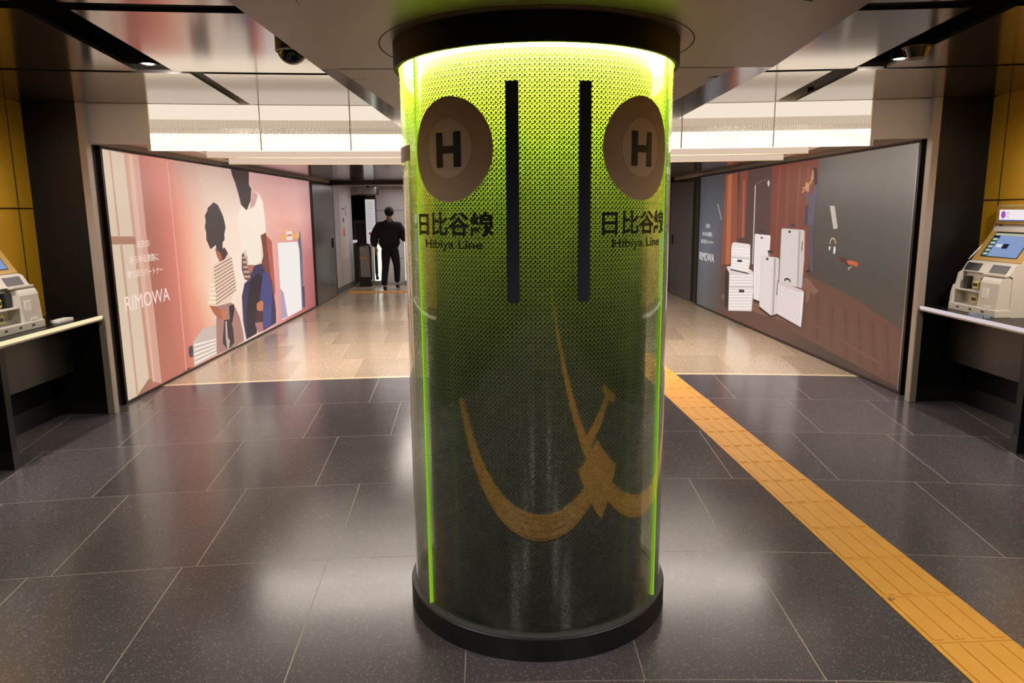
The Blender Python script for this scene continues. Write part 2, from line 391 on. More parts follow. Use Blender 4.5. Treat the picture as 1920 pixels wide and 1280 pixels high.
# central soffit around the column: taupe centre, polished strips at its sides
def soffit():
    z0, z1 = 2.21, 2.45
    b = MB()
    # (y, left outer, left seam, right seam, right outer)
    row = [(-9.0, -.93, -.60, .60, .93), (2.26, -.93, -.733, .79, .97), (3.30, -.905, -.835, .89, 1.06), (5.40, -.84, -.68, .84, 1.09), (5.95, -.82, -.66, .82, 1.09)]
    hole = .585; cx, cy = 0, 2.904
    # side strips
    for i in range(len(row)-1):
        a, c = row[i], row[i+1]
        for j, k, mi in ((1, 2, 1), (3, 4, 1)):
            b.hexa([(a[j], a[0], z0), (a[k], a[0], z0), (c[k], c[0], z0), (c[j], c[0], z0), (a[j], a[0], z1), (a[k], a[0], z1), (c[k], c[0], z1), (c[j], c[0], z1)], 2 if i >= 2 else mi)
    # centre with a round hole
    def xs(y, j):
        for a, c in zip(row, row[1:]):
            if a[0] <= y <= c[0]: return a[j]+(c[j]-a[j])*(y-a[0])/(c[0]-a[0])
    y0, y1 = cy-.64, cy+.64
    for ya, yb in ((-9, y0), (y1, 5.95)):
        ys = [ya]+[r[0] for r in row if ya < r[0] < yb]+[yb]
        for p, q in zip(ys, ys[1:]):
            L0, R0, L1, R1 = xs(p, 2), xs(p, 3), xs(q, 2), xs(q, 3)
            b.hexa([(L0, p, z0), (R0, p, z0), (R1, q, z0), (L1, q, z0), (L0, p, z1), (R0, p, z1), (R1, q, z1), (L1, q, z1)], 0)
    n = 96; vs = []; fs = []
    for i in range(n):
        a = 2*PI*i/n; ca, sa = math.cos(a), math.sin(a)
        k = .64/abs(sa) if abs(sa) > 1e-6 else 9
        ky = cy+sa*k if k < 9 else cy
        # clip against the side seams
        t = k
        for _ in range(3):
            y = cy+sa*t; lim = xs(min(max(y, y0), y1), 3 if ca > 0 else 2)
            t = min(k, lim/ca if abs(ca) > 1e-6 else 9)
        vs += [(cx+hole*ca, cy+hole*sa, z0), (cx+ca*t, cy+sa*t, z0), (cx+hole*ca, cy+hole*sa, z0+.05)]
    for i in range(n):
        a, c = 3*i, 3*((i+1) % n)
        fs += [(a, c, c+1, a+1), (a, a+2, c+2, c)]
    b.add(vs, fs, 0)
    # thin joint across the panels
    for y in (3.30, 4.72):
        L, R = xs(y, 2)+.005, xs(y, 3)-.005
        b.box(L, R, y, y+.004, z0-.0012, z0+.001, 3)
    o = b.build('ceiling_soffit', [M['soffit'], M['soffit'], M['ceil'], M['void']])
    struct(o)
soffit()
# ------------------------------------------------------------------ the illuminated column
def column():
    CX, CY = 0.0, 2.904
    root = thing('illuminated_column', 'round glass column printed with fine rings, glowing yellow-green at the top, standing in the middle of the passage', 'column', (CX, CY, 0))
    n = 192
    b = MB(); b.lathe([(.534, 0), (.534, .086), (.530, .090), (.505, .090), (.440, .060), (.440, 0)], n); b.build('base_ring', M['baseblack'], root)
    b = MB(); b.lathe([(.531, .0895), (.531, .094), (.518, .096), (.503, .096), (.503, .0895)], n); o = b.build('gasket', M['basegrey'], root)
    b = MB(); b.lathe([(.4375, .0), (.4375, 2.30), (.43, 2.30), (.43, .0)], n, 0); o = b.build('core_column', M['core'], root)
    # glass shell: printed outside face, clear inside face
    b = MB(); b.lathe([(.515, .092), (.515, 2.13), (.505, 2.13), (.505, .092)], n, [0, 1, 1, 1]); b.build('glass_shell', [M['glass'], M['clear']], root)
    b = MB(); b.lathe([(.532, 2.118), (.536, 2.124), (.536, 2.245), (.518, 2.245), (.518, 2.118)], n); b.build('top_ring', M['ringblack'], root)
    b = MB(); b.lathe([(.587, 2.2095), (.583, 2.2095), (.583, 2.24), (.587, 2.24)], n); b.build('shadow_gap_ring', M['void'], root)
    b = MB(); b.lathe([(.5825, 2.2105), (.5365, 2.2105), (.5365, 2.216), (.5825, 2.216)], n); b.build('ceiling_plate', M['soffit'], root)
    b = MB(); b.lathe([(.502, 2.122), (.502, 2.14), (.442, 2.14), (.442, 2.122)], n); tag(b.build('light_ring', M['greenring'], root), 'glowing yellow-green light ring')
    for ph in (-57.2, 60.4, 180.0):
        a = math.radians(ph); b = MB()
        d = Vector((math.sin(a), -math.cos(a), 0)); tn = Vector((math.cos(a), math.sin(a), 0))
        p = [d*.5035-tn*.0032, d*.5035+tn*.0032, d*.5165+tn*.0032, d*.5165-tn*.0032]
        b.hexa([(q.x, q.y, .094) for q in p]+[(q.x, q.y, 2.119) for q in p]); tag(b.build('glass_edge', M['edge'], root), 'bright green lit glass edge')
    def wrap(V, s0, z0, R): return [((R+w)*math.sin((s0+u)/.517), -(R+w)*math.cos((s0+u)/.517), z0+v) for u, v, w in V]
    def disc(rad, s0, z0, R, th=.0009, inner=0.0):
        V = []; Fs = []; nr, na = 10, 72
        for j in range(nr+1):
            rr = inner+(rad-inner)*j/nr
            for i in range(na): V.append((rr*math.cos(2*PI*i/na), rr*math.sin(2*PI*i/na), th))
        for j in range(nr):
            for i in range(na): Fs.append((j*na+i, j*na+(i+1) % na, (j+1)*na+(i+1) % na, (j+1)*na+i))
        o = len(V); V += [(rad*math.cos(2*PI*i/na), rad*math.sin(2*PI*i/na), 0) for i in range(na)]
        for i in range(na): Fs.append((nr*na+i, nr*na+(i+1) % na, o+(i+1) % na, o+i))
        return wrap(V, s0, z0, R), Fs
    def rect(u0, u1, v0, v1, s0, z0, R, th=.0008, n=8, round_b=0):
        V = []; Fs = []
        for i in range(n+1):
            u = u0+(u1-u0)*i/n; e = min(u-u0, u1-u); dz = 0
            if round_b and e < round_b: dz = round_b-math.sqrt(max(0, round_b**2-(round_b-e)**2))
            V += [(u, v0+dz, th), (u, v1, th), (u, v0+dz, 0), (u, v1, 0)]
        for i in range(n):
            a = 4*i; c = a+4; Fs += [(a, c, c+1, a+1), (a, a+2, c+2, c), (a+1, c+1, c+3, a+3)]
        return wrap(V, s0, z0, R), Fs
    for s0 in (-.339, .367):
        o = MB().add(*disc(.171, s0, 1.804, .5155), 0, True).build('line_symbol', M['taupe'], root)
        MB().add(*disc(.0955, s0, 1.808, .5166), 0, True).build('inner_disc', M['taupe2'], o)
        b = MB()
        for u0, u1 in ((-.0535, -.0235), (.0235, .0535)): b.add(*rect(u0, u1, -.057, .057, s0, 1.804, .5178))
        b.add(*rect(-.024, .024, -.012, .012, s0, 1.804, .5178)); b.build('letter', M['ink'], o)
        V, Fc = text_mesh('日比谷線', width=.342, height=.082, bold=.026)
        o2 = MB().add(wrap([(x, y, .0004) for x, y, z in V], s0, 1.5600, .5165), Fc).build('line_name_writing', M['ink'], root)
        V, Fc = text_mesh('Hibiya Line', width=.259, height=.040, bold=.02)
        MB().add(wrap([(x, y, .0004) for x, y, z in V], s0, 1.4875, .5165), Fc).build('romanised_writing', M['ink'], root)
    for s0 in (-.1045, .1325):
        MB().add(*rect(-.0213, .0213, -.354, .353, s0, 1.654, .5158, n=14, round_b=.012)).build('navy_stripe', M['navy'], root)
    # small plate at the left edge, past the glass joint
    MB().add(*rect(-.085, .085, -.0265, .0265, -.650, 1.8095, .5160, .003, n=16)).build('side_plate', M['fascia'], root)
column()

# ------------------------------------------------------------------ backlit advertising posters on both walls
LEFT_ART=[(1,(220,196,172),[[-0.006,2.132],[0.395,2.123],[0.416,1.345],[0.442,0.111],[0.19,0.014],[0.004,0.015],[-0.01,0.848],[-0.036,1.606]]),(2,(196,158,132),[[0.138,2.129],[0.163,2.129],[0.177,1.413],[0.144,1.414]]),(2,(196,158,132),[[0.16,1.366],[0.197,1.36],[0.211,0.015],[0.178,0.015]]),(2,(205,160,135),[[0.372,2.125],[0.418,2.125],[0.432,1.404],[0.392,1.406]]),(2,(198,150,125),[[0.388,1.346],[0.428,1.344],[0.465,0.117],[0.424,0.111]]),(2,(178,125,102),[[0.005,1.427],[0.434,1.412],[0.437,1.344],[0.006,1.359]]),(1,(212,160,142),[[0.418,2.125],[0.634,2.121],[0.642,1.104],[0.659,0.02],[0.481,0.085],[0.424,1.364]]),(2,(224,180,160),[[0.453,2.123],[0.52,2.123],[0.539,1.401],[0.531,0.067],[0.497,0.077],[0.449,1.404]]),(1,(232,160,138),[[1.179,2.114],[1.203,2.113],[1.23,1.058],[1.215,0.015],[1.193,0.015],[1.2,1.061]]),(2,(160,115,88),[[0.19,0.014],[0.447,0.136],[0.49,0.087],[0.425,0.029]]),(2,(172,126,116),[[2.124,0.572],[2.521,0.573],[2.651,0.517],[2.798,0.351],[2.877,0.148],[2.884,0.037],[2.476,0.018],[2.338,0.024],[2.007,0.037],[2.065,0.407]]),(3,(58,44,50),[[2.296,0.385],[2.479,0.371],[2.553,0.255],[2.557,0.069],[2.338,0.024],[2.201,0.133]]),(4,(196,170,160),[[2.326,0.368],[2.375,0.36],[2.368,0.168],[2.427,0.118],[2.373,0.024],[2.323,0.033],[2.301,0.167]]),(4,(46,36,42),[[2.477,0.527],[2.636,0.532],[2.637,0.453],[2.536,0.31],[2.474,0.345]]),(3,(238,208,184),[[2.458,1.165],[2.635,1.117],[2.71,0.97],[2.775,0.767],[2.729,0.719],[2.6,0.615],[2.519,0.56],[2.124,0.572],[1.888,0.615],[1.912,0.732],[2.006,0.867],[2.121,1.039],[2.261,1.078],[2.386,1.057]]),(4,(150,104,94),[[2.123,1.012],[2.123,0.999],[2.688,1.076],[2.686,1.089]]),(4,(150,104,94),[[2.121,0.972],[2.12,0.959],[2.695,1.038],[2.693,1.051]]),(4,(150,104,94),[[2.118,0.931],[2.117,0.918],[2.701,1.0],[2.699,1.012]]),(4,(150,104,94),[[2.115,0.89],[2.114,0.877],[2.708,0.962],[2.706,0.974]]),(4,(150,104,94),[[2.112,0.849],[2.111,0.836],[2.714,0.923],[2.712,0.936]]),(4,(150,104,94),[[2.109,0.808],[2.109,0.795],[2.721,0.885],[2.719,0.897]]),(4,(150,104,94),[[2.107,0.767],[2.106,0.754],[2.727,0.846],[2.725,0.858]]),(4,(150,104,94),[[2.104,0.726],[2.103,0.713],[2.734,0.807],[2.732,0.82]]),(4,(150,104,94),[[2.101,0.685],[2.1,0.672],[2.741,0.768],[2.738,0.781]]),(4,(150,104,94),[[2.098,0.644],[2.097,0.631],[2.747,0.729],[2.745,0.742]]),(4,(150,104,94),[[2.095,0.603],[2.095,0.59],[2.754,0.69],[2.752,0.703]]),(4,(255,240,200),[[1.985,0.84],[1.978,0.824],[2.117,0.81],[2.117,0.827]]),(4,(255,240,200),[[1.964,0.793],[1.957,0.777],[2.116,0.76],[2.116,0.777]]),(4,(255,240,200),[[1.944,0.746],[1.936,0.73],[2.115,0.709],[2.115,0.727]]),(4,(255,240,200),[[1.923,0.699],[1.916,0.683],[2.114,0.659],[2.114,0.677]]),(4,(255,240,200),[[1.903,0.652],[1.896,0.636],[2.113,0.609],[2.113,0.626]]),(4,(178,100,70),[[1.915,0.604],[2.1,0.575],[2.208,0.514],[2.354,0.504],[2.402,0.459],[2.361,0.375],[2.171,0.414],[2.016,0.5]]),(5,(200,122,90),[[2.208,0.514],[2.407,0.484],[2.344,0.378],[2.25,0.404]]),(4,(172,98,78),[[2.195,1.216],[2.233,1.129],[2.305,1.06],[2.395,1.069],[2.476,1.139],[2.485,1.214]]),(5,(88,52,50),[[2.395,1.069],[2.344,1.172],[2.485,1.214],[2.572,1.146],[2.475,1.089]]),(5,(72,60,59),[[2.256,1.734],[2.175,1.7],[2.086,1.671],[2.058,1.634],[1.987,1.586],[1.994,1.521],[1.96,1.457],[1.985,1.407],[1.974,1.326],[2.015,1.276],[2.065,1.216],[2.176,1.243],[2.223,1.258],[2.234,1.207],[2.303,1.169],[2.407,1.159],[2.431,1.275],[2.501,1.307],[2.502,1.367],[2.558,1.444],[2.543,1.505],[2.511,1.574],[2.455,1.634],[2.38,1.702]]),(2,(54,52,88),[[3.152,0.758],[3.391,0.933],[3.869,0.942],[4.05,0.809],[4.159,0.648],[4.196,0.475],[4.225,0.239],[4.197,0.063],[3.633,0.041],[3.403,0.155],[3.372,0.049],[2.97,0.039],[2.904,0.281],[2.924,0.591],[3.051,0.741]]),(3,(38,32,44),[[3.25,0.749],[3.579,0.826],[3.741,0.761],[3.509,0.393],[3.317,0.19],[3.372,0.049],[3.009,0.04],[3.039,0.371]]),(3,(72,74,128),[[3.775,0.817],[4.025,0.804],[4.129,0.574],[3.963,0.068],[3.635,0.052],[3.668,0.314],[3.605,0.498]]),(4,(204,124,84),[[3.432,0.432],[3.588,0.456],[3.706,0.427],[3.667,0.307],[3.435,0.345]]),(4,(178,118,116),[[3.319,0.197],[3.623,0.165],[3.624,0.042],[3.415,0.05]]),(4,(74,44,50),[[3.355,0.328],[3.664,0.297],[3.623,0.165],[3.344,0.197]]),(2,(188,98,78),[[4.008,1.315],[4.243,1.219],[4.262,0.516],[4.162,0.391],[4.074,0.649]]),(3,(128,68,60),[[3.786,1.315],[4.014,1.344],[4.03,1.096],[4.075,0.872],[4.128,0.569],[3.953,0.734],[3.767,0.917],[3.743,1.111]]),(3,(122,80,78),[[3.022,1.095],[3.179,1.167],[3.218,1.069],[3.193,0.954],[3.413,0.938],[3.238,0.75],[3.061,0.791],[2.986,0.922]]),(4,(200,168,152),[[3.038,1.077],[3.04,1.051],[3.228,1.039],[3.224,1.066]]),(4,(200,168,152),[[3.043,1.018],[3.045,0.991],[3.239,0.977],[3.234,1.005]]),(4,(200,168,152),[[3.048,0.958],[3.05,0.931],[3.25,0.916],[3.245,0.943]]),(4,(200,168,152),[[3.053,0.898],[3.056,0.871],[3.262,0.854],[3.257,0.882]]),(4,(200,168,152),[[3.058,0.838],[3.061,0.811],[3.273,0.792],[3.268,0.82]]),(4,(62,50,49),[[2.864,2.14],[3.499,2.137],[3.463,1.967],[3.545,1.917],[3.491,1.769],[3.312,1.642],[3.127,1.713],[3.073,1.826],[3.015,1.915],[2.977,1.976],[2.896,2.061]]),(3,(250,234,216),[[3.384,1.659],[3.48,1.835],[3.536,1.911],[3.836,1.857],[3.968,1.761],[4.009,1.532],[4.016,1.351],[3.786,1.315],[3.823,1.179],[3.836,1.034],[3.756,0.968],[3.455,0.946],[3.197,0.958],[3.11,1.091],[3.07,1.173],[3.032,1.346],[2.986,1.477],[3.034,1.619],[3.163,1.704]]),(5,(214,160,150),[[3.555,1.905],[3.792,1.849],[3.636,1.708],[3.423,1.659],[3.512,1.796]]),(5,(184,112,96),[[3.195,0.961],[3.415,0.948],[3.438,0.922],[3.333,0.853],[3.217,0.877]]),(2,(246,238,234),[[4.505,1.186],[5.546,1.159],[5.605,1.013],[5.556,0.075],[4.493,0.059],[4.491,0.531]]),(3,(178,158,186),[[4.491,0.531],[4.471,0.078],[4.762,0.068],[4.63,0.453]]),(3,(112,106,128),[[5.546,1.159],[5.709,1.347],[5.759,1.005],[5.691,0.11],[5.556,0.075],[5.605,1.013]]),(3,(240,190,140),[[4.493,1.361],[5.326,1.373],[5.323,1.356],[4.514,1.345]]),(3,(238,178,110),[[4.627,1.281],[5.607,1.299],[5.657,1.247],[5.557,1.209],[4.666,1.225]]),(4,(250,225,215),[[4.954,1.334],[5.26,1.333],[5.259,1.195],[4.954,1.207]]),(5,(190,110,70),[[4.971,1.285],[5.25,1.285],[5.244,1.261],[4.966,1.262]]),(4,(70,62,84),[[5.649,0.435],[5.775,0.422],[5.735,0.088],[5.638,0.092]]),(1,(206,186,174),[[1.423,0.28],[1.694,0.382],[2.052,0.374],[2.008,0.04],[1.403,0.023],[1.399,0.163]]),(2,(252,238,224),[[1.44,0.256],[1.437,0.237],[2.025,0.201],[2.026,0.216]]),(2,(252,238,224),[[1.433,0.209],[1.43,0.19],[2.021,0.164],[2.023,0.179]]),(2,(252,238,224),[[1.425,0.162],[1.422,0.143],[2.017,0.128],[2.019,0.142]]),(2,(252,238,224),[[1.418,0.115],[1.415,0.096],[2.013,0.091],[2.015,0.106]]),(2,(252,238,224),[[1.41,0.067],[1.407,0.048],[2.01,0.054],[2.011,0.069]]),(2,(72,60,70),[[1.305,0.25],[1.392,0.259],[1.41,0.219],[1.392,0.13],[1.314,0.141],[1.292,0.184]]),(1,(92,66,60),[[1.102,-0.019],[1.242,0.041],[1.371,0.027],[1.107,0.008]])]
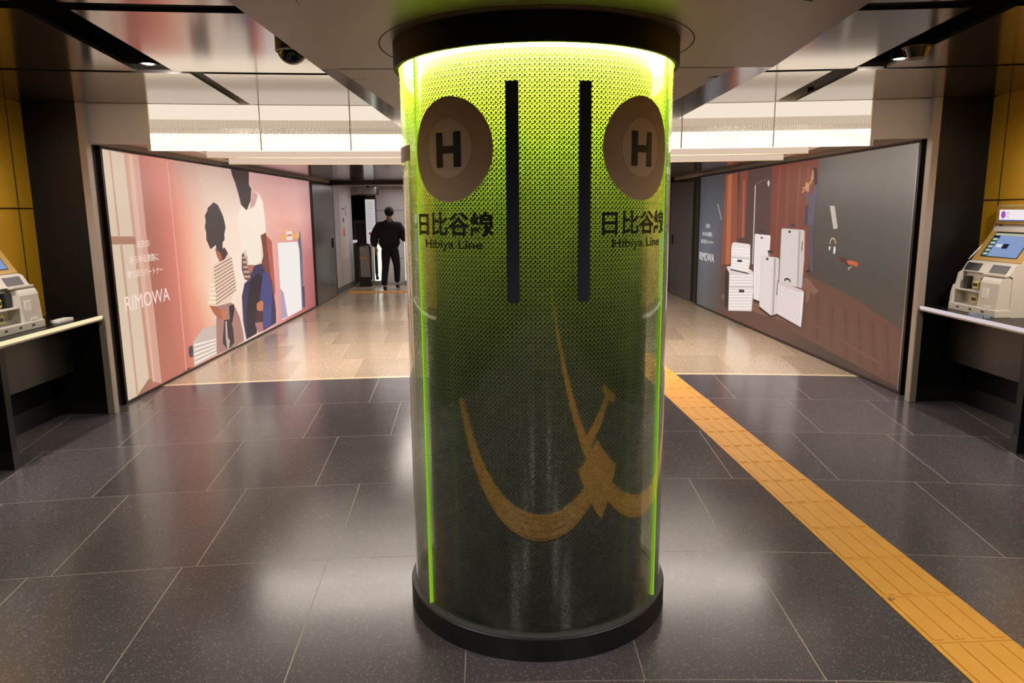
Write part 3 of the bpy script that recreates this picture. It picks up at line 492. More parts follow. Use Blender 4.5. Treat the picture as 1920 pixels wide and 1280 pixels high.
RIGHT_ART=[(1,(142,74,52),[[4.935,2.103],[4.437,2.116],[4.356,1.515],[4.319,0.826],[4.987,0.772]]),(2,(176,100,68),[[4.836,2.105],[4.661,2.109],[4.584,0.807],[4.782,0.793]]),(1,(128,66,50),[[4.31,2.116],[4.015,2.124],[4.0,1.517],[3.994,1.215],[4.332,1.203]]),(2,(164,92,66),[[4.188,2.001],[4.117,1.998],[4.046,1.213],[4.133,1.21]]),(1,(84,58,54),[[4.015,2.124],[3.166,2.148],[3.111,1.246],[4.012,1.093]]),(1,(120,60,46),[[3.166,2.148],[1.875,2.16],[1.844,1.95],[1.982,1.334],[1.967,0.844],[3.07,0.69],[3.147,1.245]]),(2,(134,68,50),[[2.952,2.108],[2.872,2.108],[2.87,1.037],[2.939,1.033]]),(2,(134,68,50),[[2.687,2.092],[2.611,2.093],[2.604,1.053],[2.669,1.049]]),(2,(134,68,50),[[2.376,2.074],[2.305,2.075],[2.292,1.071],[2.353,1.068]]),(2,(134,68,50),[[2.143,2.06],[2.076,2.061],[2.059,1.085],[2.116,1.082]]),(2,(98,62,50),[[4.966,0.773],[3.676,0.871],[3.611,0.399],[1.967,0.844],[1.915,0.873],[1.383,0.804],[0.827,0.732],[0.491,0.649],[0.036,0.547],[0.019,0.05],[1.811,0.155],[3.27,0.236],[4.901,0.279]]),(3,(128,86,70),[[4.905,0.312],[3.636,0.576],[1.967,0.844],[1.677,0.726],[2.429,0.274],[3.27,0.241],[4.898,0.262]]),(3,(102,65,52),[[2.242,0.717],[2.15,0.706],[2.173,0.235],[2.247,0.239]]),(3,(88,56,46),[[2.057,0.702],[1.969,0.691],[1.976,0.221],[2.046,0.225]]),(3,(102,65,52),[[1.88,0.687],[1.796,0.677],[1.787,0.208],[1.855,0.211]]),(3,(88,56,46),[[1.711,0.673],[1.63,0.663],[1.607,0.195],[1.672,0.198]]),(3,(102,65,52),[[1.548,0.659],[1.47,0.649],[1.434,0.183],[1.496,0.186]]),(3,(88,56,46),[[1.391,0.646],[1.316,0.637],[1.269,0.171],[1.328,0.174]]),(3,(102,65,52),[[1.241,0.633],[1.169,0.624],[1.11,0.16],[1.167,0.163]]),(3,(88,56,46),[[1.096,0.621],[1.026,0.612],[0.958,0.149],[1.013,0.152]]),(3,(102,65,52),[[0.956,0.61],[0.889,0.601],[0.812,0.139],[0.864,0.142]]),(3,(88,56,46),[[0.822,0.598],[0.757,0.59],[0.671,0.129],[0.721,0.132]]),(3,(102,65,52),[[0.692,0.587],[0.63,0.579],[0.535,0.12],[0.584,0.122]]),(3,(88,56,46),[[0.567,0.577],[0.507,0.569],[0.405,0.11],[0.452,0.113]]),(3,(102,65,52),[[0.446,0.567],[0.388,0.559],[0.279,0.101],[0.324,0.104]]),(3,(88,56,46),[[0.329,0.557],[0.273,0.55],[0.158,0.093],[0.202,0.095]]),(4,(112,72,58),[[1.841,0.363],[1.361,0.318],[1.383,0.3],[1.867,0.346]]),(4,(112,72,58),[[1.621,0.343],[1.183,0.297],[1.204,0.279],[1.645,0.327]]),(4,(112,72,58),[[1.411,0.323],[1.013,0.276],[1.033,0.259],[1.434,0.308]]),(4,(112,72,58),[[1.213,0.305],[0.85,0.257],[0.869,0.24],[1.234,0.29]]),(4,(112,72,58),[[1.024,0.288],[0.694,0.239],[0.713,0.222],[1.044,0.273]]),(4,(112,72,58),[[0.844,0.272],[0.545,0.221],[0.562,0.205],[0.863,0.257]]),(4,(112,72,58),[[0.672,0.256],[0.401,0.204],[0.418,0.188],[0.691,0.242]]),(4,(112,72,58),[[0.508,0.241],[0.264,0.188],[0.28,0.172],[0.526,0.227]]),(4,(74,40,30),[[1.285,1.117],[1.137,1.117],[1.045,1.036],[1.232,1.078]]),(4,(44,38,42),[[4.782,0.708],[4.57,0.677],[4.545,0.118],[4.754,0.176]]),(5,(226,212,204),[[4.726,0.76],[4.504,0.787],[3.723,0.795],[3.623,0.768],[3.588,0.512],[3.619,0.238],[4.558,0.119],[4.591,0.676]]),(6,(252,246,240),[[4.579,0.642],[4.578,0.627],[3.619,0.711],[3.619,0.725]]),(6,(252,246,240),[[4.577,0.599],[4.576,0.584],[3.618,0.672],[3.618,0.685]]),(6,(252,246,240),[[4.575,0.555],[4.574,0.54],[3.617,0.632],[3.617,0.645]]),(6,(252,246,240),[[4.573,0.512],[4.572,0.497],[3.616,0.592],[3.616,0.606]]),(6,(252,246,240),[[4.571,0.468],[4.57,0.453],[3.615,0.553],[3.615,0.566]]),(6,(252,246,240),[[4.569,0.425],[4.568,0.41],[3.614,0.513],[3.614,0.526]]),(6,(252,246,240),[[4.567,0.381],[4.566,0.366],[3.613,0.473],[3.614,0.487]]),(6,(252,246,240),[[4.565,0.337],[4.564,0.323],[3.612,0.433],[3.613,0.447]]),(6,(252,246,240),[[4.563,0.294],[4.562,0.279],[3.611,0.393],[3.612,0.407]]),(6,(252,246,240),[[4.561,0.25],[4.56,0.235],[3.61,0.353],[3.611,0.367]]),(6,(252,246,240),[[4.559,0.206],[4.558,0.191],[3.61,0.313],[3.61,0.327]]),(6,(252,246,240),[[4.557,0.163],[4.556,0.148],[3.609,0.273],[3.609,0.287]]),(6,(150,132,130),[[4.559,0.476],[4.564,0.466],[3.598,0.565],[3.598,0.574]]),(7,(52,48,60),[[4.143,0.478],[3.931,0.5],[3.925,0.46],[4.138,0.439]]),(6,(60,46,48),[[4.539,0.747],[3.785,0.742],[3.801,0.726],[4.536,0.723]]),(7,(236,222,214),[[4.526,1.102],[4.47,1.13],[4.385,1.135],[3.839,1.134],[3.782,1.123],[3.754,0.895],[3.814,0.743],[4.518,0.742],[4.543,1.015]]),(8,(254,249,244),[[4.533,1.056],[4.532,1.042],[3.778,1.052],[3.777,1.067]]),(8,(254,249,244),[[4.531,1.016],[4.53,1.002],[3.782,1.011],[3.78,1.026]]),(8,(254,249,244),[[4.528,0.976],[4.527,0.962],[3.785,0.971],[3.784,0.985]]),(8,(254,249,244),[[4.526,0.936],[4.525,0.922],[3.789,0.93],[3.788,0.945]]),(8,(254,249,244),[[4.524,0.896],[4.523,0.882],[3.792,0.889],[3.791,0.904]]),(8,(254,249,244),[[4.521,0.856],[4.52,0.842],[3.796,0.849],[3.795,0.863]]),(8,(254,249,244),[[4.519,0.816],[4.518,0.802],[3.8,0.808],[3.798,0.822]]),(8,(254,249,244),[[4.517,0.776],[4.516,0.762],[3.803,0.767],[3.802,0.781]]),(9,(150,132,130),[[4.514,0.923],[3.771,0.943],[3.77,0.936],[4.513,0.914]]),(9,(52,48,60),[[4.263,0.893],[4.066,0.905],[4.062,0.874],[4.259,0.86]]),(4,(48,34,36),[[3.569,0.421],[3.323,0.432],[3.331,0.376],[3.556,0.373]]),(5,(240,226,222),[[3.635,1.271],[3.603,1.28],[3.12,1.275],[3.091,1.263],[3.099,0.997],[3.315,0.722],[3.352,0.41],[3.568,0.415],[3.617,0.818]]),(6,(225,208,206),[[3.564,1.264],[3.546,1.264],[3.52,0.431],[3.528,0.431]]),(6,(225,208,206),[[3.504,1.264],[3.486,1.264],[3.495,0.431],[3.503,0.431]]),(6,(225,208,206),[[3.445,1.264],[3.428,1.263],[3.47,0.43],[3.478,0.431]]),(6,(225,208,206),[[3.387,1.263],[3.37,1.263],[3.445,0.43],[3.453,0.43]]),(6,(225,208,206),[[3.33,1.263],[3.313,1.263],[3.42,0.43],[3.428,0.43]]),(6,(225,208,206),[[3.273,1.262],[3.257,1.262],[3.396,0.43],[3.403,0.43]]),(6,(225,208,206),[[3.218,1.262],[3.201,1.262],[3.371,0.43],[3.379,0.43]]),(6,(225,208,206),[[3.162,1.262],[3.146,1.262],[3.347,0.43],[3.354,0.43]]),(6,(70,66,78),[[3.471,1.272],[3.479,1.327],[3.289,1.332],[3.29,1.274],[3.322,1.273],[3.32,1.308],[3.443,1.304],[3.439,1.273]]),(7,(46,46,58),[[3.431,1.327],[3.311,1.33],[3.307,1.305],[3.427,1.304]]),(7,(60,54,66),[[3.413,1.244],[3.34,1.246],[3.337,1.225],[3.41,1.222]]),(5,(206,192,186),[[2.763,1.345],[2.747,1.368],[2.698,1.372],[2.159,1.367],[2.11,1.356],[2.076,1.04],[2.094,0.713],[2.39,0.707],[2.74,0.726],[2.757,1.107]]),(6,(232,222,216),[[2.724,1.351],[2.711,1.351],[2.686,0.729],[2.7,0.73]]),(6,(232,222,216),[[2.687,1.351],[2.675,1.351],[2.648,0.728],[2.662,0.728]]),(6,(232,222,216),[[2.651,1.351],[2.638,1.352],[2.61,0.726],[2.624,0.727]]),(6,(232,222,216),[[2.615,1.352],[2.602,1.352],[2.573,0.725],[2.586,0.725]]),(6,(232,222,216),[[2.579,1.352],[2.566,1.352],[2.536,0.723],[2.549,0.724]]),(6,(232,222,216),[[2.543,1.352],[2.531,1.352],[2.499,0.722],[2.512,0.722]]),(6,(232,222,216),[[2.508,1.352],[2.496,1.352],[2.462,0.72],[2.475,0.721]]),(6,(232,222,216),[[2.473,1.352],[2.461,1.352],[2.426,0.719],[2.438,0.719]]),(6,(232,222,216),[[2.438,1.352],[2.426,1.352],[2.39,0.718],[2.402,0.718]]),(6,(232,222,216),[[2.404,1.352],[2.392,1.352],[2.354,0.716],[2.366,0.717]]),(6,(232,222,216),[[2.369,1.352],[2.357,1.352],[2.319,0.715],[2.331,0.715]]),(6,(232,222,216),[[2.335,1.352],[2.324,1.352],[2.283,0.713],[2.296,0.714]]),(6,(232,222,216),[[2.302,1.352],[2.29,1.352],[2.249,0.712],[2.261,0.712]]),(6,(168,152,150),[[2.254,1.353],[2.218,1.354],[2.187,0.711],[2.217,0.713]]),(7,(60,54,60),[[2.153,1.242],[2.136,1.243],[2.137,1.129],[2.161,1.128]]),(6,(90,84,92),[[2.498,1.373],[2.506,1.43],[2.353,1.432],[2.344,1.369],[2.369,1.369],[2.375,1.413],[2.478,1.411],[2.472,1.374]]),(7,(52,56,66),[[2.499,1.432],[2.361,1.432],[2.361,1.403],[2.489,1.402]]),(7,(54,46,60),[[2.55,1.347],[2.482,1.349],[2.478,1.323],[2.546,1.322]]),(5,(44,30,32),[[3.352,0.343],[2.944,0.278],[2.786,0.307],[2.797,0.282],[2.955,0.248],[3.347,0.307]]),(7,(220,204,200),[[3.352,0.987],[3.323,1.009],[2.828,1.012],[2.779,1.0],[2.756,0.704],[2.774,0.32],[2.938,0.277],[3.342,0.342],[3.362,0.717]]),(8,(240,228,224),[[3.302,0.998],[3.288,0.998],[3.293,0.342],[3.307,0.345]]),(8,(240,228,224),[[3.262,0.998],[3.249,0.998],[3.252,0.336],[3.266,0.338]]),(8,(240,228,224),[[3.223,0.998],[3.21,0.998],[3.211,0.329],[3.225,0.331]]),(8,(240,228,224),[[3.185,0.999],[3.172,0.999],[3.17,0.322],[3.184,0.325]]),(8,(240,228,224),[[3.146,0.999],[3.133,0.999],[3.13,0.316],[3.144,0.318]]),(8,(240,228,224),[[3.108,0.999],[3.095,0.999],[3.091,0.309],[3.104,0.312]]),(8,(240,228,224),[[3.07,0.999],[3.058,0.999],[3.051,0.303],[3.065,0.305]]),(8,(240,228,224),[[3.033,0.999],[3.02,0.999],[3.012,0.296],[3.025,0.299]]),(8,(240,228,224),[[2.996,0.999],[2.983,0.999],[2.973,0.29],[2.986,0.292]]),(8,(180,162,162),[[2.927,0.996],[2.869,0.998],[2.845,0.31],[2.902,0.296]]),(8,(120,112,118),[[3.13,1.007],[3.153,1.085],[2.974,1.085],[2.973,1.016],[3.0,1.015],[3.0,1.06],[3.107,1.055],[3.1,1.009]]),(9,(48,44,54),[[3.142,1.087],[2.983,1.087],[2.979,1.055],[3.128,1.053]]),(9,(50,42,56),[[3.189,0.989],[3.113,0.992],[3.115,0.961],[3.185,0.959]]),(7,(40,34,40),[[2.808,0.562],[2.799,0.745],[2.771,0.748],[2.77,0.538]]),(5,(40,26,28),[[2.803,0.324],[2.069,0.264],[2.067,0.252],[2.814,0.299]]),(7,(214,194,192),[[2.756,0.704],[2.718,0.728],[2.074,0.691],[2.023,0.673],[2.03,0.471],[2.049,0.265],[2.78,0.325],[2.771,0.543]]),(8,(244,232,228),[[2.753,0.684],[2.753,0.674],[2.045,0.633],[2.044,0.644]]),(8,(244,232,228),[[2.755,0.657],[2.755,0.647],[2.045,0.605],[2.045,0.616]]),(8,(244,232,228),[[2.756,0.63],[2.757,0.62],[2.046,0.577],[2.046,0.588]]),(8,(244,232,228),[[2.758,0.603],[2.759,0.592],[2.046,0.548],[2.046,0.559]]),(8,(244,232,228),[[2.76,0.576],[2.761,0.565],[2.047,0.52],[2.047,0.531]]),(8,(244,232,228),[[2.762,0.548],[2.763,0.538],[2.048,0.492],[2.047,0.502]]),(8,(244,232,228),[[2.764,0.521],[2.764,0.51],[2.048,0.463],[2.048,0.474]]),(8,(244,232,228),[[2.766,0.493],[2.766,0.483],[2.049,0.435],[2.048,0.446]]),(8,(244,232,228),[[2.767,0.466],[2.768,0.456],[2.049,0.406],[2.049,0.417]]),(8,(244,232,228),[[2.769,0.439],[2.77,0.428],[2.05,0.378],[2.05,0.389]]),(8,(244,232,228),[[2.771,0.411],[2.772,0.401],[2.05,0.349],[2.05,0.36]]),(8,(244,232,228),[[2.773,0.383],[2.774,0.373],[2.051,0.32],[2.051,0.331]]),(8,(244,232,228),[[2.775,0.356],[2.776,0.345],[2.052,0.292],[2.051,0.303]]),(9,(236,226,222),[[2.082,0.664],[2.04,0.671],[2.045,0.273],[2.081,0.278]]),(8,(54,48,60),[[2.582,0.743],[2.581,0.778],[2.482,0.794],[2.413,0.778],[2.396,0.747],[2.427,0.746],[2.451,0.766],[2.531,0.767],[2.55,0.746]]),(3,(30,26,26),[[1.989,2.04],[1.927,2.038],[1.898,2.021],[1.867,1.855],[1.932,1.846],[1.964,1.927]]),(4,(196,124,88),[[2.013,2.016],[1.973,2.02],[1.961,1.937],[1.985,1.901],[2.024,1.905],[2.041,1.94],[2.018,1.959]]),(3,(62,54,68),[[2.131,1.633],[2.064,1.652],[2.045,1.441],[2.13,1.409]]),(4,(92,80,94),[[1.868,1.865],[1.839,1.796],[1.854,1.689],[1.885,1.631],[1.883,1.428],[2.054,1.425],[2.04,1.647],[2.129,1.734],[2.114,1.792],[1.99,1.729],[1.946,1.789],[1.932,1.848]]),(4,(84,72,84),[[2.019,1.423],[1.883,1.428],[1.858,1.135],[1.832,0.921],[1.899,0.916],[1.986,1.129]]),(5,(26,22,26),[[2.028,0.916],[1.925,0.934],[1.908,0.91],[2.013,0.895]]),(5,(178,122,60),[[2.262,1.787],[2.043,1.909],[1.984,1.897],[1.998,1.881],[2.23,1.771]]),(5,(190,138,74),[[2.24,1.838],[2.124,1.856],[2.112,1.844],[2.228,1.823]]),(6,(198,136,110),[[2.157,1.89],[2.115,1.894],[2.052,1.842],[2.06,1.787],[2.114,1.789],[2.158,1.835]]),(3,(196,182,166),[[1.544,1.631],[1.436,1.627],[1.338,1.401],[1.428,1.392]]),(3,(206,172,118),[[1.348,1.245],[1.357,1.269],[1.376,1.289],[1.401,1.302],[1.429,1.306],[1.456,1.3],[1.478,1.285],[1.49,1.264],[1.492,1.239],[1.472,1.24],[1.471,1.259],[1.462,1.275],[1.446,1.287],[1.427,1.291],[1.406,1.288],[1.388,1.278],[1.375,1.263],[1.368,1.244]]),(3,(226,222,218),[[1.394,1.217],[1.358,1.214],[1.352,1.172],[1.366,1.138],[1.396,1.146]]),(3,(210,206,204),[[1.503,1.214],[1.461,1.209],[1.467,1.19],[1.484,1.165],[1.502,1.179]]),(3,(196,88,48),[[1.135,1.088],[0.989,1.096],[0.876,1.083],[0.883,1.042],[1.0,1.052],[1.119,1.057]]),(3,(110,52,36),[[1.29,1.103],[1.136,1.097],[1.135,1.088],[1.289,1.094]]),(3,(200,190,180),[[1.07,1.001],[1.051,1.025],[0.998,1.038],[0.994,1.033],[1.035,1.019],[1.058,0.998]]),(3,(206,196,188),[[3.722,1.913],[3.69,1.912],[3.652,0.873],[3.684,0.871]]),(3,(110,84,80),[[3.717,1.936],[3.274,1.996],[3.265,1.985],[3.707,1.918]]),(3,(206,196,190),[[3.263,1.968],[3.206,1.927],[3.242,1.874],[3.294,1.931]]),(3,(150,140,142),[[5.3,1.693],[5.235,1.685],[5.033,1.445],[5.087,1.451]])]
LEFT_GRID=([-0.155,0.415,0.811,1.05,1.258,1.442,1.837,2.355,3.036,3.838,4.794,5.642,6.67],[2.13,1.55,0.9,0.02],[[(205,175,155),(165,122,112),(205,125,112),(215,135,120),(208,138,122),(200,148,134),(204,165,150),(206,172,156),(208,168,156),(204,158,150),(200,150,146),(196,148,144),(170,128,128)],[(205,175,155),(160,110,92),(185,112,96),(210,122,106),(222,136,116),(240,160,134),(246,196,172),(250,224,200),(250,226,208),(244,190,172),(242,176,160),(240,182,168),(205,145,145)],[(205,175,155),(165,100,82),(182,108,92),(205,120,104),(222,132,114),(240,158,130),(250,205,172),(252,228,208),(252,230,214),(244,190,178),(226,150,146),(206,130,128),(180,105,108)],[(205,175,155),(185,112,96),(188,110,94),(192,112,96),(200,116,100),(214,128,112),(230,150,128),(240,200,180),(244,216,200),(236,180,168),(214,130,130),(190,108,108),(150,82,86)]])
RIGHT_GRID=([6.349,5.805,5.123,4.75,3.027,1.97,1.468,1.025,0.538,0.193,-0.11],[2.13,1.5,0.95,0.02],[[(62,62,66),(64,63,66),(66,60,60),(70,52,48),(78,62,56),(88,78,70),(108,98,90),(116,106,96),(124,114,104),(134,124,114),(150,140,130)],[(72,76,84),(84,88,98),(88,86,94),(90,66,60),(76,58,54),(78,72,64),(80,74,66),(84,78,70),(90,84,76),(96,90,82),(104,98,90)],[(84,86,92),(100,102,112),(92,86,90),(86,60,52),(84,56,48),(70,58,50),(68,62,56),(70,65,58),(72,67,60),(76,70,62),(80,74,66)],[(80,78,76),(92,88,86),(86,74,68),(96,66,54),(100,66,54),(80,52,42),(66,48,40),(66,46,38),(70,46,38),(72,46,38),(72,46,38)]])  # paler upper near end is haze reflection painted into the poster colours

def poster(side):
    if side == 'left': A, B, grid, art = Vector((-3.365, 6.139, 0)), Vector((-3.29, 12.57, 0)), LEFT_GRID, LEFT_ART
    else: A, B, grid, art = Vector((3.367, 6.085, 0)), Vector((3.29, 12.30, 0)), RIGHT_GRID, RIGHT_ART
    s = -1 if side == 'left' else 1
    L = (B-A).length; d = (B-A)/L; nrm = Vector((d.y, -d.x, 0))*(-s)
    lab = ('backlit pink poster of an adult and a child with white suitcases, left wall' if side == 'left' else
           'tall backlit dark poster of white suitcases and a trumpet player on the right wall')
    root = thing('advertising_poster', lab, 'poster', A)
    off = .010
    def P3(u, z, k): q = d*u+nrm*(off+.0007*k); return (q.x, q.y, z)
    vs, fs, cols = [], [], []
    us, zs, rows = grid
    o = 0; nu = len(us)
    # refine the background so that colours blend
    def at(tab, us, u):
        for i in range(len(us)-1):
            a, c = us[i], us[i+1]
            if min(a, c)-1e-6 <= u <= max(a, c)+1e-6:
                t = (u-a)/(c-a) if c != a else 0; return [x+(y-x)*t for x, y in zip(tab[i], tab[i+1])]
        return tab[0] if abs(u-us[0]) < abs(u-us[-1]) else tab[-1]
    U = sorted(set([0.0, L]+[min(L, max(0, x)) for x in us])); 
    for z in zs:
        i = zs.index(z)
        for u in U: vs.append(P3(u, z, 0)); cols.append(at(rows[i], us, u))
    for i in range(len(zs)-1):
        for j in range(len(U)-1): a = i*len(U)+j; fs.append((a, a+1, a+1+len(U), a+len(U)))
    faces = [(f, [cols[i] for i in f]) for f in fs]
    for layer, col, poly in art:
        poly = [(min(L, max(0, u)), min(2.13, max(.02, z))) for u, z in poly]
        k = len(vs); vs += [P3(u, z, layer) for u, z in poly]; f = tuple(range(k, k+len(poly))); faces.append((f, [col]*len(poly)))
    # writing
    c0 = (.56 if side == 'left' else 5.735)
    tc = (250, 224, 214) if side == 'left' else (236, 228, 222)
    sg = 1 if side == 'left' else -1
    for body, w, h, z, bold in (('人生の', .235, .068, 1.345, .006), ('あらゆる旅路に', .535, .070, 1.212, .006), ('寄り添うパートナー', .665, .070, 1.087, .006), ('RIMOWA', .84 if side == 'left' else .78, .130, .843, .0)):
        V, Fc = text_mesh(body, width=w, height=h, bold=bold)
        k = len(vs); vs += [P3(c0+sg*x, z+y, 4) for x, y, _ in V]
        faces += [(tuple(k+i for i in f), [tc]*len(f)) for f in Fc]
    me = bpy.data.meshes.new('artwork'); me.from_pydata(vs, [], [f for f, _ in faces]); me.materials.append(M['art'])
    at_ = me.color_attributes.new('print', 'FLOAT_COLOR', 'CORNER')
    li = 0
    for f, cs in faces:
        for c in cs: at_.data[li].color = (*lin(c), 1); li += 1
    me.update(); link('artwork', me, root)
    # frame: slim bronze border
    b = MB()
    def bar(u0, u1, z0, z1, t=.028, mi=0):
        q = [d*u0, d*u1, d*u1+nrm*t, d*u0+nrm*t]
        b.hexa([(p.x, p.y, z0) for p in q]+[(p.x, p.y, z1) for p in q], mi)
    bar(-.03, L+.03, 2.13, 2.152); bar(-.03, L+.03, .0, .02); bar(-.03, 0, .02, 2.13); bar(L, L+.03, .02, 2.13)
    b.build('frame', M['frame'], root)
    if side == 'right':
        b = MB(); bar(.015, .030, .03, 2.11, .020); b.build('edge_trim', M['steel'], root)
poster('left'); poster('right')

# ------------------------------------------------------------------ tactile paving
def tactile_tile(kind):
    w = .158; b = MB()
    b.bbox(-w, w, -.162, .162, 0, .005, .002)
    if kind == 'bar':
        for i in range(4):
            x = -.117+i*.078; b.bbox(x-.022, x+.022, -.148, .148, .0045, .0095, .0022)
    else:
        for i in range(5):
            for j in range(5): b.lathe([(0.0001, .0095), (.010, .0093), (.015, .0045)], 10, 0, (-.124+i*.062, -.124+j*.062), True, False)
    return b
def tactile():
    pb = tactile_tile('bar').build('tactile_paving_tile', M['tactile']); pd = tactile_tile('dot').build('tactile_warning_tile', M['tactile'])
    used = set()
    def put(src, x, y, rz, label, group):
        o = src if src.name not in used else src.copy()
        if src.name in used: COL.objects.link(o)
        else: used.add(src.name)
        o.location = (x, y, .0005); o.rotation_euler = (0, 0, rz); tag(o, label, 'paving tile', group)
    ang = .034; cx = lambda y: 1.60-.034*(y-2.4)
    lab = ('yellow tactile paving tile with raised bars in the long strip right of the column', 'tactile tiles in the long strip')
    y = 2.593
    ys = [2.593+.3275*i for i in range(-40, 37)]
    for y in ys:
        if .8 < y < 1.75: continue
        put(pb, cx(y), y, ang, *lab)
    for i in range(3):
        for j in range(3):
            put(pd, 1.638+(i-1)*.3275, 1.283+(j-1)*.3275, 0, 'yellow tactile warning tile with raised dots at the junction seen mirrored in the glass', 'warning tiles at the junction')
    for i in range(15):
        put(pb, .983-.3275*i, 1.283, PI/2, 'yellow tactile paving tile with raised bars in the cross strip mirrored in the glass', 'tactile tiles in the cross strip')
    for i in range(5):
        put(pb, 1.975+.3225*i, .55, PI/2, 'yellow tactile paving tile in the short branch toward the right counter', 'tactile tiles in the right branch')
    for j in (-1, 0, 1): put(pd, 3.59, .55+j*.3275, 0, 'yellow tactile warning tile at the end of the right branch', 'warning tiles at the right end')
    for i in range(14):
        put(pb, -3.0+.3275*i, 14.86, PI/2, 'yellow tactile paving tile in the far strip before the concourse', 'tactile tiles in the far strip')
tactile()
# ------------------------------------------------------------------ lamps and ceiling fixtures
def downlight(x, y, z, e, label, size=1.4, r=.035, spot=True, tilt=(0, 0), color=(1, .93, .85)):
    root = thing('downlight', label, 'ceiling light', (x, y, z))
    b = MB(); b.lathe([(r*1.35, 0), (r*1.35, .05), (r*1.02, .05), (r*1.02, 0)], 32); b.build('housing', M['black_satin'], root)
    b = MB(); b.lathe([(.0001, .004), (r, .004), (r, .012), (.0001, .012)], 32); tag(b.build('lens', M['spotlamp'], root), 'bright lit lens')
    if spot:
        l = bpy.data.lights.new('downlight_lamp', 'SPOT'); l.energy = e; l.spot_size = size; l.spot_blend = .7; l.shadow_soft_size = r; l.color = color
        o = bpy.data.objects.new('downlight_lamp', l); o.location = (0, 0, -.01); o.rotation_euler = (tilt[0], tilt[1], 0); o.parent = root; COL.objects.link(o)
    return root
downlight(-2.15, 4.45, 2.455, 50, 'small lit downlight in the dark ceiling slot above the left counter', size=2.5, tilt=(.75, 0))
downlight(2.21, 4.40, 2.455, 50, 'small lit downlight in the dark ceiling slot above the right counter', size=2.5, tilt=(.75, 0))
downlight(-1.43, 9.45, 2.19, 60, 'round lit downlight in the ceiling beyond the light troughs, just left of the column', r=.06)
downlight(-2.57, 14.55, 2.185, 20, 'lit downlight in the far concourse ceiling above the walking person', r=.11)
downlight(2.28, 5.78, 2.47, 10, 'tiny lit downlight at the end of the right ceiling slot', r=.018)
for sx in (-1, 1):
    for yy in (3.0, 4.3):  # unseen lamps added to brighten the mustard alcove walls
        o = downlight(sx*3.42, yy, 2.44, 105, 'added fill downlight over the %s ticket counter, just out of the frame' % ('left' if sx < 0 else 'right'), size=2.3, r=.03, tilt=(.25, sx*-.45))
        o['group'] = 'added counter downlights, %s side' % ('left' if sx < 0 else 'right')
for yy in (1.9, .3, -1.4, -3.4, -6.0, -9.0):  # unseen rows added to raise the overall light in the passage
    for sx in (-1, 1):
        e = 110 if yy > -5 else 180
        o = downlight(sx*2.1*(14+yy)/16, yy, 2.44, e, 'added fill downlight in the %s ceiling row behind the camera, mirrored in the column glass' % ('left' if sx < 0 else 'right'), size=2.7, r=.03)
        o['group'] = '%s added downlights behind the camera' % ('left' if sx < 0 else 'right')

def light_box():
    root = thing('light_box', 'long curved ribbed light box across the passage, glowing white along its lower half', 'light box', (0, 0, 0))
    T = .1425; r0 = 20.165
    b = MB(); b.sector(r0-.03, r0+.0, -T, T, 2.095, 2.225, 48); tag(b.build('lower_diffuser', M['lamp'], root), 'bright white ribbed lower panel')
    # upper glowing cove panel and mirrored rail, its reflected lamplight put in as emission
    b = MB(); b.sector(r0-.004, r0+.004, -T, T, 2.335, 2.449, 48); tag(b.build('upper_diffuser', M['lamp2'], root), 'softer glowing upper panel')
    b = MB(); b.sector(r0+.002, r0+.022, -T, T, 2.272, 2.335, 48, 0); b.sector(r0+.002, r0+.022, -T, T, 2.2255, 2.272, 48, 1); b.build('rail', [M['dimglow'], M['fascia']], root)
    b = MB()
    for k in range(-280, 281):     # ribs of the moulded acrylic
        t = T*k/280.0
        b.sector(r0-.034, r0-.03, t-.00008, t+.00008, 2.1, 2.445, 1)
    tag(b.build('acrylic_rib', glow('lit_acrylic_rib', (255, 236, 214), .85), root), kind='stuff')
    for t in (-.1005, -.0655, -.02, .02, .0680, .1045):
        b = MB(); b.sector(r0-.036, r0-.03, t-.0002, t+.0002, 2.095, 2.449, 1); b.build('panel_joint', M['rail'], root)
    for s in (-1, 1):
        b = MB(); b.sector(r0-.036, r0+.02, s*T-.0006, s*T+.0006, 2.093, 2.449, 1); b.build('end_cap', M['rail'], root)
light_box()
def trough_fin(r, T, z0, label):
    root = thing('light_trough', label, 'light fixture', (0, 0, 0))
    b = MB(); b.sector(r, r+.03, -T, T, z0, 2.44, 40); tag(b.build('diffuser', M['lampfin'], root), 'dim cream glowing face')
    b = MB(); b.sector(r-.002, r+.04, -T, T, z0-.006, z0, 40); b.build('trim', M['rail'], root)
trough_fin(21.62, .1385, 2.15, 'dim cream light trough directly behind the bright light box')
trough_fin(22.62, .1385, 2.15, 'dim cream light trough farther back, second behind the bright light box')

